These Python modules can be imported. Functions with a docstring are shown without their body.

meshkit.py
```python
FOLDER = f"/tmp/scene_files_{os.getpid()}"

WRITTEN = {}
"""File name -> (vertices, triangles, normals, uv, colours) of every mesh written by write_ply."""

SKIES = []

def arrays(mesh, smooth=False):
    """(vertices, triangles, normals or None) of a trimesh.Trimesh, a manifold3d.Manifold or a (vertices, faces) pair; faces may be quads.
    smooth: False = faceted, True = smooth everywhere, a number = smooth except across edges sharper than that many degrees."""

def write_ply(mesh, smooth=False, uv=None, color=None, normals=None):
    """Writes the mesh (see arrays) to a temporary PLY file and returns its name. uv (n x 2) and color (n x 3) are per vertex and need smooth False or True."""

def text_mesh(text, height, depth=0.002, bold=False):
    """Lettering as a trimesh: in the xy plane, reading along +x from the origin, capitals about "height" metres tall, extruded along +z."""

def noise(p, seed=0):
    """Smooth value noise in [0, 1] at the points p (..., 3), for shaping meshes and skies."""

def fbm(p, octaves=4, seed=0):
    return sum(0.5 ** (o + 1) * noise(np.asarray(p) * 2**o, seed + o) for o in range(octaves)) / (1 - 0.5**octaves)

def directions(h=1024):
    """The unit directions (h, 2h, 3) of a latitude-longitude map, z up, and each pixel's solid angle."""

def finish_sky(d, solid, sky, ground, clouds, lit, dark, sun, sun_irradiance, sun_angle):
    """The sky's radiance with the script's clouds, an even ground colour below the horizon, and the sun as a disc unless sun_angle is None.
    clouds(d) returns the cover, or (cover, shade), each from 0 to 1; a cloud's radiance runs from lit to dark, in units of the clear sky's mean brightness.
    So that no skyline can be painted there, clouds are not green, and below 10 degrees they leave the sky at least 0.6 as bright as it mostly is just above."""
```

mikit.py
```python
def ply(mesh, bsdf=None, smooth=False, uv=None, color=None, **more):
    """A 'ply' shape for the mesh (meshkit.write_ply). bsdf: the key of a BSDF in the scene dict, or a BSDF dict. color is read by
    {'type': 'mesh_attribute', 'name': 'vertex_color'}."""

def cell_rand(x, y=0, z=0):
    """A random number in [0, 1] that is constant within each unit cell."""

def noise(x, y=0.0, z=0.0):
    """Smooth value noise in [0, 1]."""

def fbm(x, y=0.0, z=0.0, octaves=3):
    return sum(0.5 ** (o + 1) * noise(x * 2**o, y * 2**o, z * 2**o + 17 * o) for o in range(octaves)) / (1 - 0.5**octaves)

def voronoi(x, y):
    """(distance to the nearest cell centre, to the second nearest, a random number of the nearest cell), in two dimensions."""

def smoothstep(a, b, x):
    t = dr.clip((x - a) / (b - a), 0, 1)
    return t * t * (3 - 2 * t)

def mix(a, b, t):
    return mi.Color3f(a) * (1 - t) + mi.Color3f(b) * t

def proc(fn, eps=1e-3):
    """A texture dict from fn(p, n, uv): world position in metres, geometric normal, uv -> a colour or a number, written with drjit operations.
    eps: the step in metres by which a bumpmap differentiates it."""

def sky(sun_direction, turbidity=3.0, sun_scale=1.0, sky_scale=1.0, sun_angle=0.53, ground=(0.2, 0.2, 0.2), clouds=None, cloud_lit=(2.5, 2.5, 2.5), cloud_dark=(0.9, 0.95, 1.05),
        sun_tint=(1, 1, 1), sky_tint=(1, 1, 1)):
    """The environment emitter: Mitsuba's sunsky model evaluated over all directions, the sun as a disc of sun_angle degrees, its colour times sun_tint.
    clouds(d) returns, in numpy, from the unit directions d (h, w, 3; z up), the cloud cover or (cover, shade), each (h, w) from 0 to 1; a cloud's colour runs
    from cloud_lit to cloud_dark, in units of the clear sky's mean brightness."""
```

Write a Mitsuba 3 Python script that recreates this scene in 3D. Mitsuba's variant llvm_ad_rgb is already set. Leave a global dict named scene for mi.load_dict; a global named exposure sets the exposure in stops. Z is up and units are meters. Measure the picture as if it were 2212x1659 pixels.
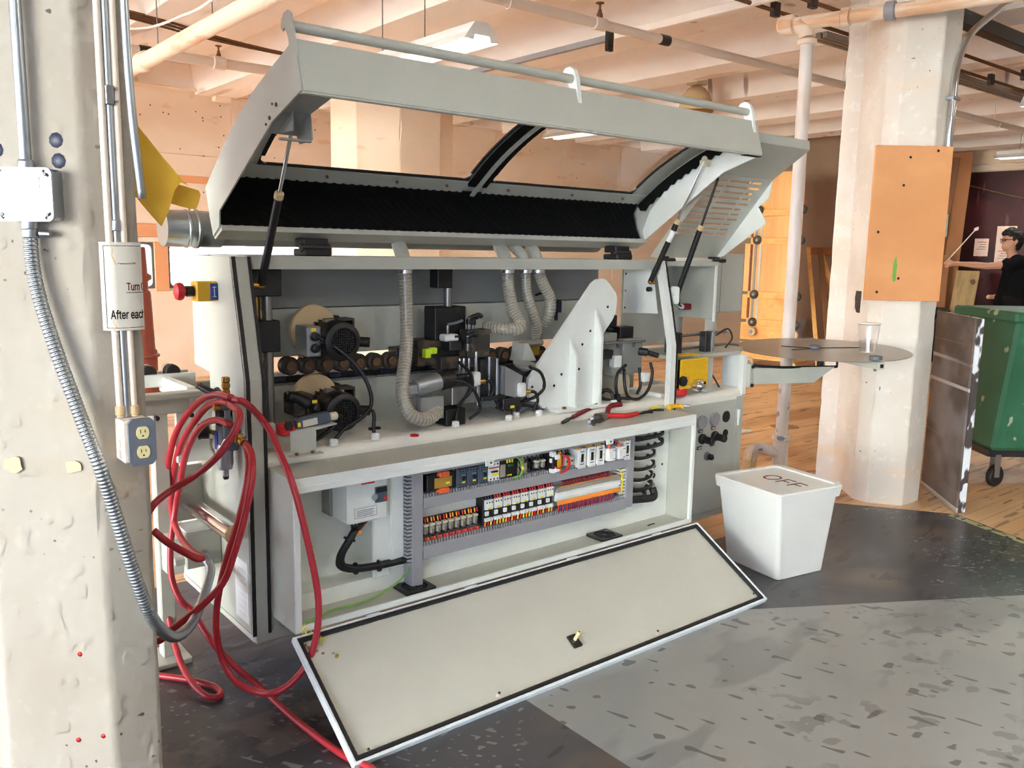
import math, random, numpy as np, trimesh, mitsuba as mi, drjit as dr, mikit, meshkit
from shapely.geometry import Polygon, Point, box as sbox
from shapely import affinity, union_all
random.seed(7); rng = np.random.default_rng(7)
scene, labels = {}, {}
# ---------------------------------------------------------------- camera, sky, exposure
CAM = (0.0, 0.0, 1.45)
RIGHT, DOWN, FWD = np.array([.77813, -.62781, .01828]), np.array([-.08279, -.13152, -.98785]), np.array([.62259, .76716, -.15432])
def _orth():
    f = FWD/np.linalg.norm(FWD); r = RIGHT-f*(RIGHT@f); r /= np.linalg.norm(r); d = np.cross(f, r)
    return r, d, f
_r, _d, _f = _orth()
_m = np.eye(4); _m[:3, 0] = -_r; _m[:3, 1] = -_d; _m[:3, 2] = _f; _m[:3, 3] = CAM
scene['camera'] = {'type': 'perspective', 'fov': math.degrees(2*math.atan(1106/1848.64)), 'fov_axis': 'x', 'near_clip': .05, 'far_clip': 200.,
                   'to_world': mi.ScalarTransform4f(_m)}
scene['sky'] = mikit.sky((-1, -.16, .12), turbidity=5, sun_scale=.65, sun_angle=36, sun_tint=(.5, .98, 3.3), sky_scale=1.0, ground=(.55, .54, .52), clouds=lambda d: np.ones(d.shape[:2]),
                         cloud_lit=(3.2, 3.82, 4.85))
exposure = 5.58
LAMP = (.97, .95, .86)          # radiance of the fluorescent tubes
# ---------------------------------------------------------------- colours and materials
def L(r, g, b):
    return [float(((c/255+.055)/1.055)**2.4) if c > 10 else c/255/12.92 for c in (r, g, b)]
def rgbv(c): return {'type': 'rgb', 'value': [float(x) for x in c]}
def two(b): return {'type': 'twosided', 'bsdf': b}
def mat(name, c, rough=.5, metal=0., spec=.5, **kw):
    base = c if isinstance(c, dict) else rgbv(L(*c))
    scene['mat_'+name] = two({'type': 'principled', 'base_color': base, 'roughness': rough, 'metallic': metal, 'specular': spec, **kw})
def matp(name, fn, rough=.6, spec=.4, bump=None, bscale=1., metal=0.):
    b = {'type': 'principled', 'base_color': mikit.proc(fn), 'roughness': rough if not callable(rough) else mikit.proc(rough), 'specular': spec, 'metallic': metal}
    if bump: b = {'type': 'bumpmap', 'arbitrary': mikit.proc(bump, eps=.002), 'scale': bscale, 'bsdf': b}
    scene['mat_'+name] = two(b)
N, F, SS, MIX = mikit.noise, mikit.fbm, mikit.smoothstep, mikit.mix
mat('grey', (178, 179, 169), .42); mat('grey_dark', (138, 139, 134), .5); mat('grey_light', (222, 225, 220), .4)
mat('inner', (224, 226, 217), .5); mat('shelf', (226, 223, 212), .55); mat('door_face', (196, 195, 184), .5)
mat('foam', (17, 17, 17), .95, spec=.15); mat('rubber', (24, 24, 25), .6); mat('black', (20, 20, 21), .45); mat('black_metal', (32, 32, 34), .4, spec=.6)
mat('iron', (74, 70, 65), .5, metal=.6); mat('steel', (150, 148, 145), .35, metal=.9); mat('chrome', (215, 217, 220), .12, metal=1.)
mat('galv', (176, 182, 186), .3, metal=.95); mat('alu', (172, 176, 182), .38, metal=.8); mat('brass', (190, 150, 80), .3, metal=1.); mat('rust', (116, 80, 56), .8)
mat('red', (196, 36, 40), .4); mat('hose_red', (176, 46, 56), .35); mat('crimson', (122, 20, 30), .45); mat('yellow', (226, 178, 34), .45); mat('pale_yellow', (228, 210, 60), .5)
mat('orange', (242, 104, 58), .5); mat('ferrule', (250, 150, 40), .5); mat('blue', (38, 62, 150), .45); mat('navy', (34, 36, 62), .45); mat('breaker', (74, 84, 98), .45)
mat('white', (232, 233, 232), .4); mat('white_plastic', (238, 238, 232), .35); mat('beige', (205, 196, 172), .5); mat('duct', (150, 150, 154), .5); mat('label_gold', (176, 140, 56), .5)
mat('green_wire', (120, 170, 70), .45); mat('green', (34, 84, 56), .5); mat('tag_green', (196, 226, 40), .5); mat('wire_blue', (50, 66, 140), .5); mat('cyan', (70, 170, 190), .5)
mat('ivory', (214, 202, 150), .5); mat('paper', (206, 200, 188), .8, spec=.1); mat('paper_pink', (236, 206, 192), .8, spec=.1); mat('ink', (30, 26, 26), .8, spec=.1); mat('ink_maroon', (84, 40, 48), .8, spec=.1)
mat('cream_pipe', (226, 210, 194), .5); mat('pipe_white', (214, 208, 204), .4); mat('duct_tape', (196, 170, 130), .6); mat('canvas', (206, 160, 52), .7, spec=.2)
mat('cardboard', (150, 118, 84), .8, spec=.1); mat('lumber', (186, 146, 96), .7, spec=.2); mat('lumber_dark', (120, 84, 56), .7, spec=.2); mat('mahogany', (128, 62, 46), .5)
mat('skin', (196, 146, 118), .55); mat('hair', (20, 15, 13), .7); mat('black_cloth', (17, 17, 19), .9, spec=.1); mat('shorts', (26, 24, 24), .9, spec=.1)
mat('clear_hose', (150, 144, 130), .25, spec=.7); mat('hose_rib', (206, 198, 180), .3); mat('grey_knob', (96, 102, 112), .5); mat('tray', (150, 144, 136), .32, metal=.5)
mat('drop_ceiling', (226, 212, 198), .8); mat('brown_rust', (110, 78, 52), .8); mat('marker', (110, 84, 76), .7); mat('door_edge', (224, 232, 236), .4)
mat('tan_board', (150, 100, 66), .7, spec=.2); mat('tape_green', (150, 168, 150), .7); mat('steel_frame', (90, 92, 90), .5)
scene['mat_glass'] = {'type': 'thindielectric', 'int_ior': 1.35, 'specular_transmittance': rgbv((.97, .95, .93))}
scene['mat_pane'] = {'type': 'thindielectric', 'int_ior': 1.45}
scene['mat_cup'] = {'type': 'thindielectric', 'int_ior': 1.35, 'specular_transmittance': rgbv((.95, .95, .95))}
scene['mat_translucent'] = two({'type': 'principled', 'base_color': rgbv(L(216, 217, 214)), 'roughness': .35, 'specular': .5, 'flatness': 0.3})
scene['mat_tube'] = two({'type': 'diffuse', 'reflectance': rgbv((.8, .8, .8))})

def f_pillar(p, n, uv):
    a = F(p.x*3, p.y*3, p.z*2.2, 4); s = F(p.x*26+3, p.y*26, p.z*22, 3); d = N(p.x*60, p.y*60+9, p.z*60)
    c = MIX(L(226, 220, 209), L(217, 207, 194), SS(.35, .7, a))
    c = MIX(c, L(226, 196, 160), SS(.62, .8, F(p.x*2+7, p.y*2, p.z*5, 3))*.35)
    c = MIX(c, L(236, 231, 223), SS(.66, .74, s)*.4)
    return MIX(c, L(126, 112, 104), SS(.9, .95, d)*SS(.5, .62, F(p.x*5, p.y*5+4, p.z*4, 2)))
def b_pillar(p, n, uv): return F(p.x*9, p.y*9, p.z*7, 4)*.8 + SS(.62, .72, F(p.x*22, p.y*22, p.z*18, 2))*.4
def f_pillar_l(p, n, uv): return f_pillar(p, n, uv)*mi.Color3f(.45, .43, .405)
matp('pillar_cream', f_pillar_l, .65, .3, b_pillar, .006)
matp('pillar', f_pillar, .65, .3, b_pillar, .006)
def f_ceiling(p, n, uv):
    a = F(p.x*.8, p.y*.5, p.z, 4); s = F(p.x*6, p.y*1.2+5, p.z*3, 3)
    c = MIX(L(243, 237, 230), L(230, 220, 209), SS(.3, .7, a)); c = MIX(c, L(176, 150, 128), SS(.66, .76, s)*.5)
    return MIX(c, L(120, 98, 82), SS(.88, .93, N(p.x*9, p.y*9+3, 2))*SS(.55, .65, a)*.8)
matp('ceiling', f_ceiling, .8, .2, lambda p, n, uv: F(p.x*7, p.y*3, p.z*7, 3), .006)
def f_wall(p, n, uv):
    a = F(p.x*1.2, p.y*1.2, p.z*1.4, 3)
    c = MIX(L(240, 221, 198), L(232, 210, 184), SS(.3, .7, a)); return MIX(c, L(206, 150, 110), SS(.7, .8, F(p.x*4, p.y*4+2, p.z*9, 3))*.35)
matp('wall', f_wall, .75, .2)
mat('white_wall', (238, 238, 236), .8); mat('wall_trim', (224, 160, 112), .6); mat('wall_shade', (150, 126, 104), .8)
def f_maroon(p, n, uv):
    a = F(p.x, p.y*1.4, p.z*2, 4); return MIX(MIX(L(74, 34, 36), L(52, 24, 26), SS(.3, .7, a)), L(110, 70, 72), SS(.78, .86, F(p.x*5, p.y*14, p.z*2, 2))*.6)
matp('maroon', f_maroon, .35, .5)
def f_floor(p, n, uv):
    x, y = p.x, p.y
    a = F(x*1.3, y*1.3, 0, 4); fine = F(x*14, y*14, 3, 4); sc = F(x*5+y*3, y*22-x*6, 1, 3)
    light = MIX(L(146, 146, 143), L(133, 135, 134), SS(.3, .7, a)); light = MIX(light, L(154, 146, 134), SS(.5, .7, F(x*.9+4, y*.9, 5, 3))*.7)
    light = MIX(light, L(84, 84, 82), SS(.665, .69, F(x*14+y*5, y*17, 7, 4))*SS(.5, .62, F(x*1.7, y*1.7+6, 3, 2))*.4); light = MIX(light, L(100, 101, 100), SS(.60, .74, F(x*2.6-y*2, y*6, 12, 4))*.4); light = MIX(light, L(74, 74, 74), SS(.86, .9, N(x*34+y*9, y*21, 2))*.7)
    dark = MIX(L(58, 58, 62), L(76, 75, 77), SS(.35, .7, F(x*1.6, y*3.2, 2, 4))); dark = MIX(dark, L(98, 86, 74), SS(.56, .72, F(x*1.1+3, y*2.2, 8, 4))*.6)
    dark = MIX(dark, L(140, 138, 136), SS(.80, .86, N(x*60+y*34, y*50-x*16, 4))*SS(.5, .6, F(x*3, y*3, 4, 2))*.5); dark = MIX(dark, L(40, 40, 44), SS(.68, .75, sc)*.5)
    pl = dr.abs(dr.cos(math.pi*(y*.94*10.2 + .0)))          # strip boards, 48 mm wide
    wood = MIX(L(192, 150, 108), L(214, 176, 134), F(x*1.6, dr.floor(y*10.2)*3.7, 1, 3)); wood = MIX(wood, L(150, 96, 58), SS(.5, .75, F(x*1.1, y*3, 6, 3))*.6)
    wood = MIX(wood, L(96, 64, 44), (1-SS(0., .12, pl))*.5); wood = MIX(wood, L(120, 90, 70), SS(.66, .74, F(x*4, y*24, 3, 3))*.6)
    j = .02*(F(x*4, y*4, 9, 2)-.5)
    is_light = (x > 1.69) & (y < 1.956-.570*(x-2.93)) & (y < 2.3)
    lim = dr.select(x < 1.4, 3.64, dr.select(x < 4.6, 2.62, 2.62-(x-4.6)*1.45)) + j
    is_wood = ((y > lim) & (x < 4.98)) | ((x > 4.98 + dr.select(y < 2.07, -.38*(2.07-y), 0.) + j) & (y > .9))
    stripe = (dr.abs(x-(4.94-.38*(2.07-y))) < .03) & (y < 2.09) & (N(x*40, y*40) > .35)
    dk = MIX(dark, L(92, 86, 82), dr.select((y < 2.42) & (y > 2.18) & (x < 1.35), SS(.35, .55, fine)*.7, 0.))
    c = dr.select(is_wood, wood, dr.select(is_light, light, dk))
    return dr.select(stripe & ~is_light, mi.Color3f(L(168, 160, 120)), c)
def r_floor(p, n, uv): return .24 + .22*F(p.x*2.2, p.y*3.1, 4, 3)
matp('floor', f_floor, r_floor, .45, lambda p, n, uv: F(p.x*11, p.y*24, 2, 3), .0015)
def woodfn(c0, c1, c2, ax, fr=3.):
    def fn(p, n, uv):
        q = (p.x, p.y, p.z); u = q[ax]; v = q[(ax+1) % 3]; w = q[(ax+2) % 3]
        g = F(u*fr*.6, v*fr*9, w*fr*9, 4); k = F(u*fr*.25+3, v*fr*1.5, w*fr*1.5, 3)
        return MIX(MIX(L(*c0), L(*c1), SS(.25, .75, g)), L(*c2), SS(.55, .75, k)*.6)
    return fn
matp('plywood', woodfn((226, 170, 104), (238, 186, 120), (190, 128, 76), 2, 1.2), .55, .35)
matp('chipboard', woodfn((216, 152, 100), (222, 160, 108), (206, 142, 92), 0, .8), .6, .3)
matp('pine', woodfn((236, 184, 112), (228, 172, 100), (214, 150, 84), 0, 3.), .55, .35)
matp('brownboard', woodfn((112, 72, 46), (126, 84, 56), (96, 60, 38), 2, 1.5), .6, .3)
matp('oldboard', woodfn((150, 124, 84), (166, 140, 98), (128, 100, 68), 2, 2.), .7, .2)
def f_slab(p, n, uv):
    q = p.z; s = F((p.x-p.y)*3, (p.x-p.y)*2, q*20+(p.x-p.y)*4, 3)
    c = MIX(L(74, 66, 62), L(104, 90, 84), SS(.3, .7, F(p.x*4, p.y*4, q*5, 4))); c = MIX(c, L(138, 134, 136), SS(.5, .72, F(p.x*3+4, p.y*3, q*3, 3))*.55)
    return MIX(c, L(190, 184, 180), SS(.69, .76, s)*.75)
matp('slab', f_slab, .4, .5)
def f_slabedge(p, n, uv): return MIX(L(66, 58, 56), L(206, 210, 216), SS(.5, .58, F(p.x*24, p.y*24, p.z*9, 3)))
matp('slab_edge', f_slabedge, .3, .5)
def f_greenbin(p, n, uv): return MIX(MIX(L(38, 86, 60), L(52, 104, 76), F(p.x*5, p.y*5, p.z*4, 3)), L(150, 156, 130), SS(.72, .78, F(p.x*14, p.y*14, p.z*9, 3)))
matp('green_bin', f_greenbin, .5, .4)
def f_oldpipe(p, n, uv): return MIX(MIX(L(216, 206, 198), L(196, 180, 166), SS(.4, .7, F(p.x*9, p.y*9, p.z*3, 3))), L(110, 116, 128), SS(.66, .7, F(p.x*20, p.y*20, p.z*14, 3))*SS(1.1, .3, p.z))
matp('oldpipe', f_oldpipe, .4, .5)
def f_pipe2(p, n, uv): return MIX(L(236, 214, 190), L(222, 178, 140), SS(.55, .72, F(p.x*8, p.y*3, p.z*12, 3)))
matp('pipe_paint', f_pipe2, .45, .4)
def f_iron(p, n, uv): return MIX(L(52, 50, 47), L(92, 78, 62), SS(.45, .7, F(p.x*22, p.y*22, p.z*22, 3)))
matp('cast', f_iron, .55, .4)
# ---------------------------------------------------------------- geometry helpers
V = lambda *a: np.array(a, float)
def unit(v): v = np.asarray(v, float); return v/np.linalg.norm(v)
def cat(*ms):
    out = []
    for m in ms: out += list(m) if isinstance(m, (list, tuple)) else [m]
    return trimesh.util.concatenate(out)
_boxc = {}
def box(x0, x1, y0, y1, z0, z1, c=0.0):
    s = V(x1-x0, y1-y0, z1-z0); m0 = V(x0+x1, y0+y1, z0+z1)/2
    if c <= 0: m = trimesh.creation.box(extents=np.abs(s))
    else:
        c = min(c, .45*np.abs(s).min()); h = np.abs(s)/2; pts = []
        for sx in (-1, 1):
            for sy in (-1, 1):
                for sz in (-1, 1):
                    for k in range(3):
                        q = h - c; q = q.copy(); q[k] = h[k]; pts.append(q*V(sx, sy, sz))
        m = trimesh.convex.convex_hull(np.array(pts))
    m.apply_translation(m0); return m
def frame(ez, hint=None):
    ez = unit(ez); h = V(0, 0, 1) if hint is None else V(*hint)
    if abs(ez@unit(h)) > .97: h = V(1, 0, 0) if abs(ez[0]) < .9 else V(0, 1, 0)
    ex = unit(np.cross(h, ez)); return ex, np.cross(ez, ex), ez
def place(m, o, ex, ey, ez):
    T = np.eye(4); T[:3, 0], T[:3, 1], T[:3, 2], T[:3, 3] = ex, ey, ez, o
    m = m.copy(); m.apply_transform(T)
    if np.linalg.det(T[:3, :3]) < 0: m.invert()
    return m
def obox(o, ex, ey, ez, sx, sy, sz, c=0.): return place(box(-sx/2, sx/2, -sy/2, sy/2, -sz/2, sz/2, c), V(*o), unit(ex), unit(ey), unit(ez))
def lathe(prof, o=(0, 0, 0), d=(0, 0, 1), n=24):
    """prof: (radius, height) pairs from one end to the other."""
    a = np.arange(n)*2*np.pi/n; v, f = [], []
    for r, h in prof: v += [(max(r, 1e-5)*math.cos(t), max(r, 1e-5)*math.sin(t), h) for t in a]
    k = len(prof)
    for i in range(k-1):
        for j in range(n):
            p, q = i*n+j, i*n+(j+1) % n; f += [(p, q, q+n), (p, q+n, p+n)]
    for i, s in ((0, 1), (k-1, -1)):
        if prof[i][0] > 1e-4:
            v.append((0, 0, prof[i][1])); c = len(v)-1
            for j in range(n):
                p, q = i*n+j, i*n+(j+1) % n; f.append((c, q, p) if s > 0 else (c, p, q))
    return place(trimesh.Trimesh(np.array(v), np.array(f), process=False), V(*o), *frame(d))
def cyl(p0, p1, r, n=16, r1=None, c=0.):
    p0, p1 = V(*p0), V(*p1); h = np.linalg.norm(p1-p0); r1 = r if r1 is None else r1; c = min(c, h*.4, r*.5)
    pr = [(r, 0), (r1, h)] if c <= 0 else [(r-c, 0), (r, c), (r1, h-c), (r1-c, h)]
    return lathe(pr, p0, p1-p0, n)
def spline(pts, sub=6):
    P = np.array(pts, float); k = len(P)
    if k < 3 or sub <= 1: return P
    ext = np.vstack([2*P[0]-P[1], P, 2*P[-1]-P[-2]]); out = []
    for i in range(k-1):
        a, b, c, d = ext[i:i+4]
        for t in np.arange(sub)/sub:
            out.append(.5*(2*b+(c-a)*t+(2*a-5*b+4*c-d)*t*t+(3*b-a-3*c+d)*t**3))
    return np.array(out+[P[-1]])
def resample(P, step):
    s = np.r_[0, np.cumsum(np.linalg.norm(np.diff(P, axis=0), axis=1))]; n = max(2, int(s[-1]/step)+1); t = np.linspace(0, s[-1], n)
    return np.stack([np.interp(t, s, P[:, k]) for k in range(3)], 1), t
def tube(pts, r, n=10, sub=6, step=None, rfn=None):
    P = spline(pts, sub)
    s = np.r_[0, np.cumsum(np.linalg.norm(np.diff(P, axis=0), axis=1))]
    if step: P, s = resample(P, step)
    T = np.gradient(P, axis=0); T /= np.linalg.norm(T, axis=1, keepdims=True)
    ex, ey, _ = frame(T[0]); v = []; a = np.arange(n)*2*np.pi/n
    for i, p in enumerate(P):
        ex = unit(ex-T[i]*(ex@T[i])); ey = np.cross(T[i], ex); rr = r if rfn is None else rfn(s[i])
        v.append(p+rr*(np.cos(a)[:, None]*ex+np.sin(a)[:, None]*ey))
    k = len(P); v = np.vstack(v+[P[:1], P[-1:]]); f = []
    i, j = np.meshgrid(np.arange(k-1), np.arange(n), indexing='ij'); p = (i*n+j).ravel(); q = (i*n+(j+1) % n).ravel()
    f = np.vstack([np.c_[p, q, q+n], np.c_[p, q+n, p+n], [(k*n, (t+1) % n, t) for t in range(n)], [(k*n+1, (k-1)*n+t, (k-1)*n+(t+1) % n) for t in range(n)]])
    return trimesh.Trimesh(v, f, process=False)
def coil(pts, R, r, pitch, n=5, sub=6, seg=10):
    """A helix of wire of radius r around the path."""
    P, s = resample(spline(pts, sub), pitch/seg); T = np.gradient(P, axis=0); T /= np.linalg.norm(T, axis=1, keepdims=True)
    ex, ey, _ = frame(T[0]); out = []
    for i, p in enumerate(P):
        ex = unit(ex-T[i]*(ex@T[i])); ey = np.cross(T[i], ex); a = 2*np.pi*s[i]/pitch
        out.append(p+R*(math.cos(a)*ex+math.sin(a)*ey))
    return tube(out, r, n, 1)
_AX = {'x': (V(0, 1, 0), V(0, 0, 1), V(1, 0, 0)), 'y': (V(1, 0, 0), V(0, 0, 1), V(0, -1, 0)), 'z': (V(1, 0, 0), V(0, 1, 0), V(0, 0, 1))}
def prism(poly, axis, a0, a1, holes=()):
    """Extrudes a 2-D outline: axis x takes (y, z), axis y takes (x, z), axis z takes (x, y)."""
    p = poly if hasattr(poly, 'geom_type') else Polygon(poly, holes)
    m = trimesh.creation.extrude_polygon(p, abs(a1-a0), engine='earcut'); ex, ey, ez = _AX[axis]
    lo = min(a0, a1) if axis != 'y' else max(a0, a1)
    return place(m, ez*(lo if axis != 'y' else -lo), ex, ey, ez)
def rrect(x0, x1, y0, y1, r, n=5): return sbox(x0+r, y0+r, x1-r, y1-r).buffer(r, quad_segs=n)
def band(pts, t, axis, a0, a1):
    """A folded sheet: the polyline (2-D) given the thickness t, extruded."""
    from shapely.geometry import LineString
    return prism(LineString(pts).buffer(t/2, cap_style=2, join_style=2), axis, a0, a1)
def text(s, h, o, ex, ey, depth=.0006, bold=False, squeeze=1.):
    m = meshkit.text_mesh(s, h, depth, bold); m.apply_scale([squeeze, 1, 1]); ex, ey = unit(ex), unit(ey); return place(m, V(*o), ex, ey, np.cross(ex, ey))
# ---------------------------------------------------------------- scene entries
_used = {}
def numbered(key):
    i = _used[key] = _used.get(key, -1)+1
    return key if i == 0 else f'{key}_{i:03d}'
def add(key, mesh, m, smooth=False, label=None, kind=None, **kw):
    key = numbered(key); scene[key] = mikit.ply(mesh, 'mat_'+m, smooth, **kw)
    if label or kind: labels[key] = {**({'label': label} if label else {}), **({'kind': kind} if kind else {})}
    return key
def addp(key, shape, label=None):       # another copy of a shape dict
    key = numbered(key); scene[key] = shape
    if label: labels[key] = {'label': label}
    return key
def moved(shape, x, y, z): return {**shape, 'to_world': mi.ScalarTransform4f().translate([float(x), float(y), float(z)])}
def thing(key, label, cat_, group=None):
    key = numbered(key); labels[key] = {'label': label, 'category': cat_}
    if group: labels[key]['group'] = group
    return key
def whole(key, mesh, m, label, cat_, smooth=False, group=None):
    key = numbered(key); scene[key] = mikit.ply(mesh, 'mat_'+m, smooth); labels[key] = {'label': label, 'category': cat_}
    if group: labels[key]['group'] = group
    return key
def struct(key, mesh, m, smooth=False, label=None):
    key = numbered(key); scene[key] = mikit.ply(mesh, 'mat_'+m, smooth); labels[key] = {'kind': 'structure', **({'label': label} if label else {})}
    return key
# ================================================================ the room
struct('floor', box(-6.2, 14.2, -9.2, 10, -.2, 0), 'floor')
struct('ceiling', box(-6.2, 14.2, -9.2, 10, 3.3, 3.5), 'ceiling')
for i, x in enumerate([-3.6+1.36*k for k in range(-2, 13)]):
    x0 = x+.03+(.0 if i % 2 else .02)
    add('ceiling__joist', prism([(x0-.02, 3.3), (x0+.02, 3.0), (x0+.43, 3.0), (x0+.47, 3.3)], 'y', -9, 9.36), 'ceiling')
add('ceiling__beam', box(-3.6, 14, 9.36, 9.52, 3.06, 3.3, .01), 'ceiling', label='painted concrete beam along the top of the back wall')
# back wall with two low windows
W1, W2 = (2.25, 2.80, .98, 1.465), (2.94, 4.70, .98, 1.465)
wall = sbox(-6.2, 0, 14, 3.3).difference(sbox(W1[0], W1[2], W1[1], W1[3])).difference(sbox(W2[0], W2[2], W2[1], W2[3]))
struct('wall_back', prism(wall, 'y', 9.5, 9.75), 'wall')
for i, x in enumerate(np.arange(-1.2, 11, 1.22)):          # painted sheets over the windows and beside them
    for z0, z1 in ((1.66, 2.39), (2.394, 3.05)):
        add('wall_back__panel', box(x+.002, x+1.218, 9.488, 9.5, z0, z1, .002), 'wall')
for x0, x1 in ((-1.2, 2.2), (4.78, 6.0), (6.004, 7.22), (7.224, 8.44), (8.444, 9.66), (9.664, 10.9)):
    add('wall_back__panel', box(x0, x1, 9.488, 9.5, .0, 1.44, .002), 'wall')
add('wall_back__panel', box(2.2, 4.776, 9.488, 9.5, 0, .955, .002), 'wall')
add('wall_back__rail', box(-1.2, 9.6, 9.47, 9.5, 1.52, 1.655, .004), 'wall_trim', label='orange painted board above the windows')
add('wall_back__rail', box(-1.2, 9.6, 9.474, 9.5, 1.468, 1.517, .004), 'wall', label='pale painted strip just above the windows')
add('wall_back__rail', box(2.72, 4.6, 9.474, 9.49, 2.10, 2.175, .004), 'wall_trim', label='short orange painted board high on the wall')
add('wall_back__post', box(2.80, 2.94, 9.47, 9.5, .955, 1.466, .004), 'wall_trim', label='orange painted post between the windows')
for k in range(60): 
    x = rng.uniform(2.5, 4.2) if k < 44 else rng.uniform(4.5, 9); z = rng.uniform(1.7, 2.95); 
    if k == 0: scr = []
    scr.append(cyl((x, 9.484, z), (x, 9.489, z), .008, 6))
add('wall_back__screw', cat(scr), 'rust', kind='stuff')
for i, (a, b, c, d) in enumerate((W1, W2)):
    w = struct(f'window_{i+1}', prism(rrect(a, b, c, d, .03).difference(rrect(a+.022, b-.022, c+.022, d-.022, .05)), 'y', 9.5, 9.62), 'steel_frame')
    add(w+'__pane', box(a+.015, b-.015, 9.555, 9.559, c+.015, d-.015), 'pane')
struct('ground', box(-30, 30, 9.8, 40, -1.2, -.6), 'white', label='pale ground outside the windows')
whole('van', cat(box(3.0, 8.0, 14, 16, -.3, 1.34, .1), box(2.2, 3.05, 14, 16, -.3, .85, .08)), 'grey_light', 'pale grey van body outside the low window', 'van')
# right side: a shaded wall behind the plywood rack, then the far end of the shop
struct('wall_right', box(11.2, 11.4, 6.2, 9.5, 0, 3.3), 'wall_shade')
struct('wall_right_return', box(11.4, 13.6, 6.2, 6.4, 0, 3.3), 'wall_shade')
struct('wall_end', box(13.6, 13.8, -9.2, 6.2, 0, 3.3), 'wall')
add('wall_end__panel', box(13.57, 13.6, -4, 6.18, 0.02, 2.72, .004), 'maroon', label='dark maroon sheeting covering the lower wall')
add('wall_end__rail', box(13.55, 13.6, -4, 6.1, 2.73, 2.83, .006), 'wall', label='cream rail along the top of the maroon sheeting')
add('wall_end__cord', tube([(13.55, 6.1, 2.585), (13.55, 5.6, 2.44), (13.54, 5.13, 2.315), (13.55, 4.4, 2.16)], .009, 6, 4), 'lumber_dark', True)
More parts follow.
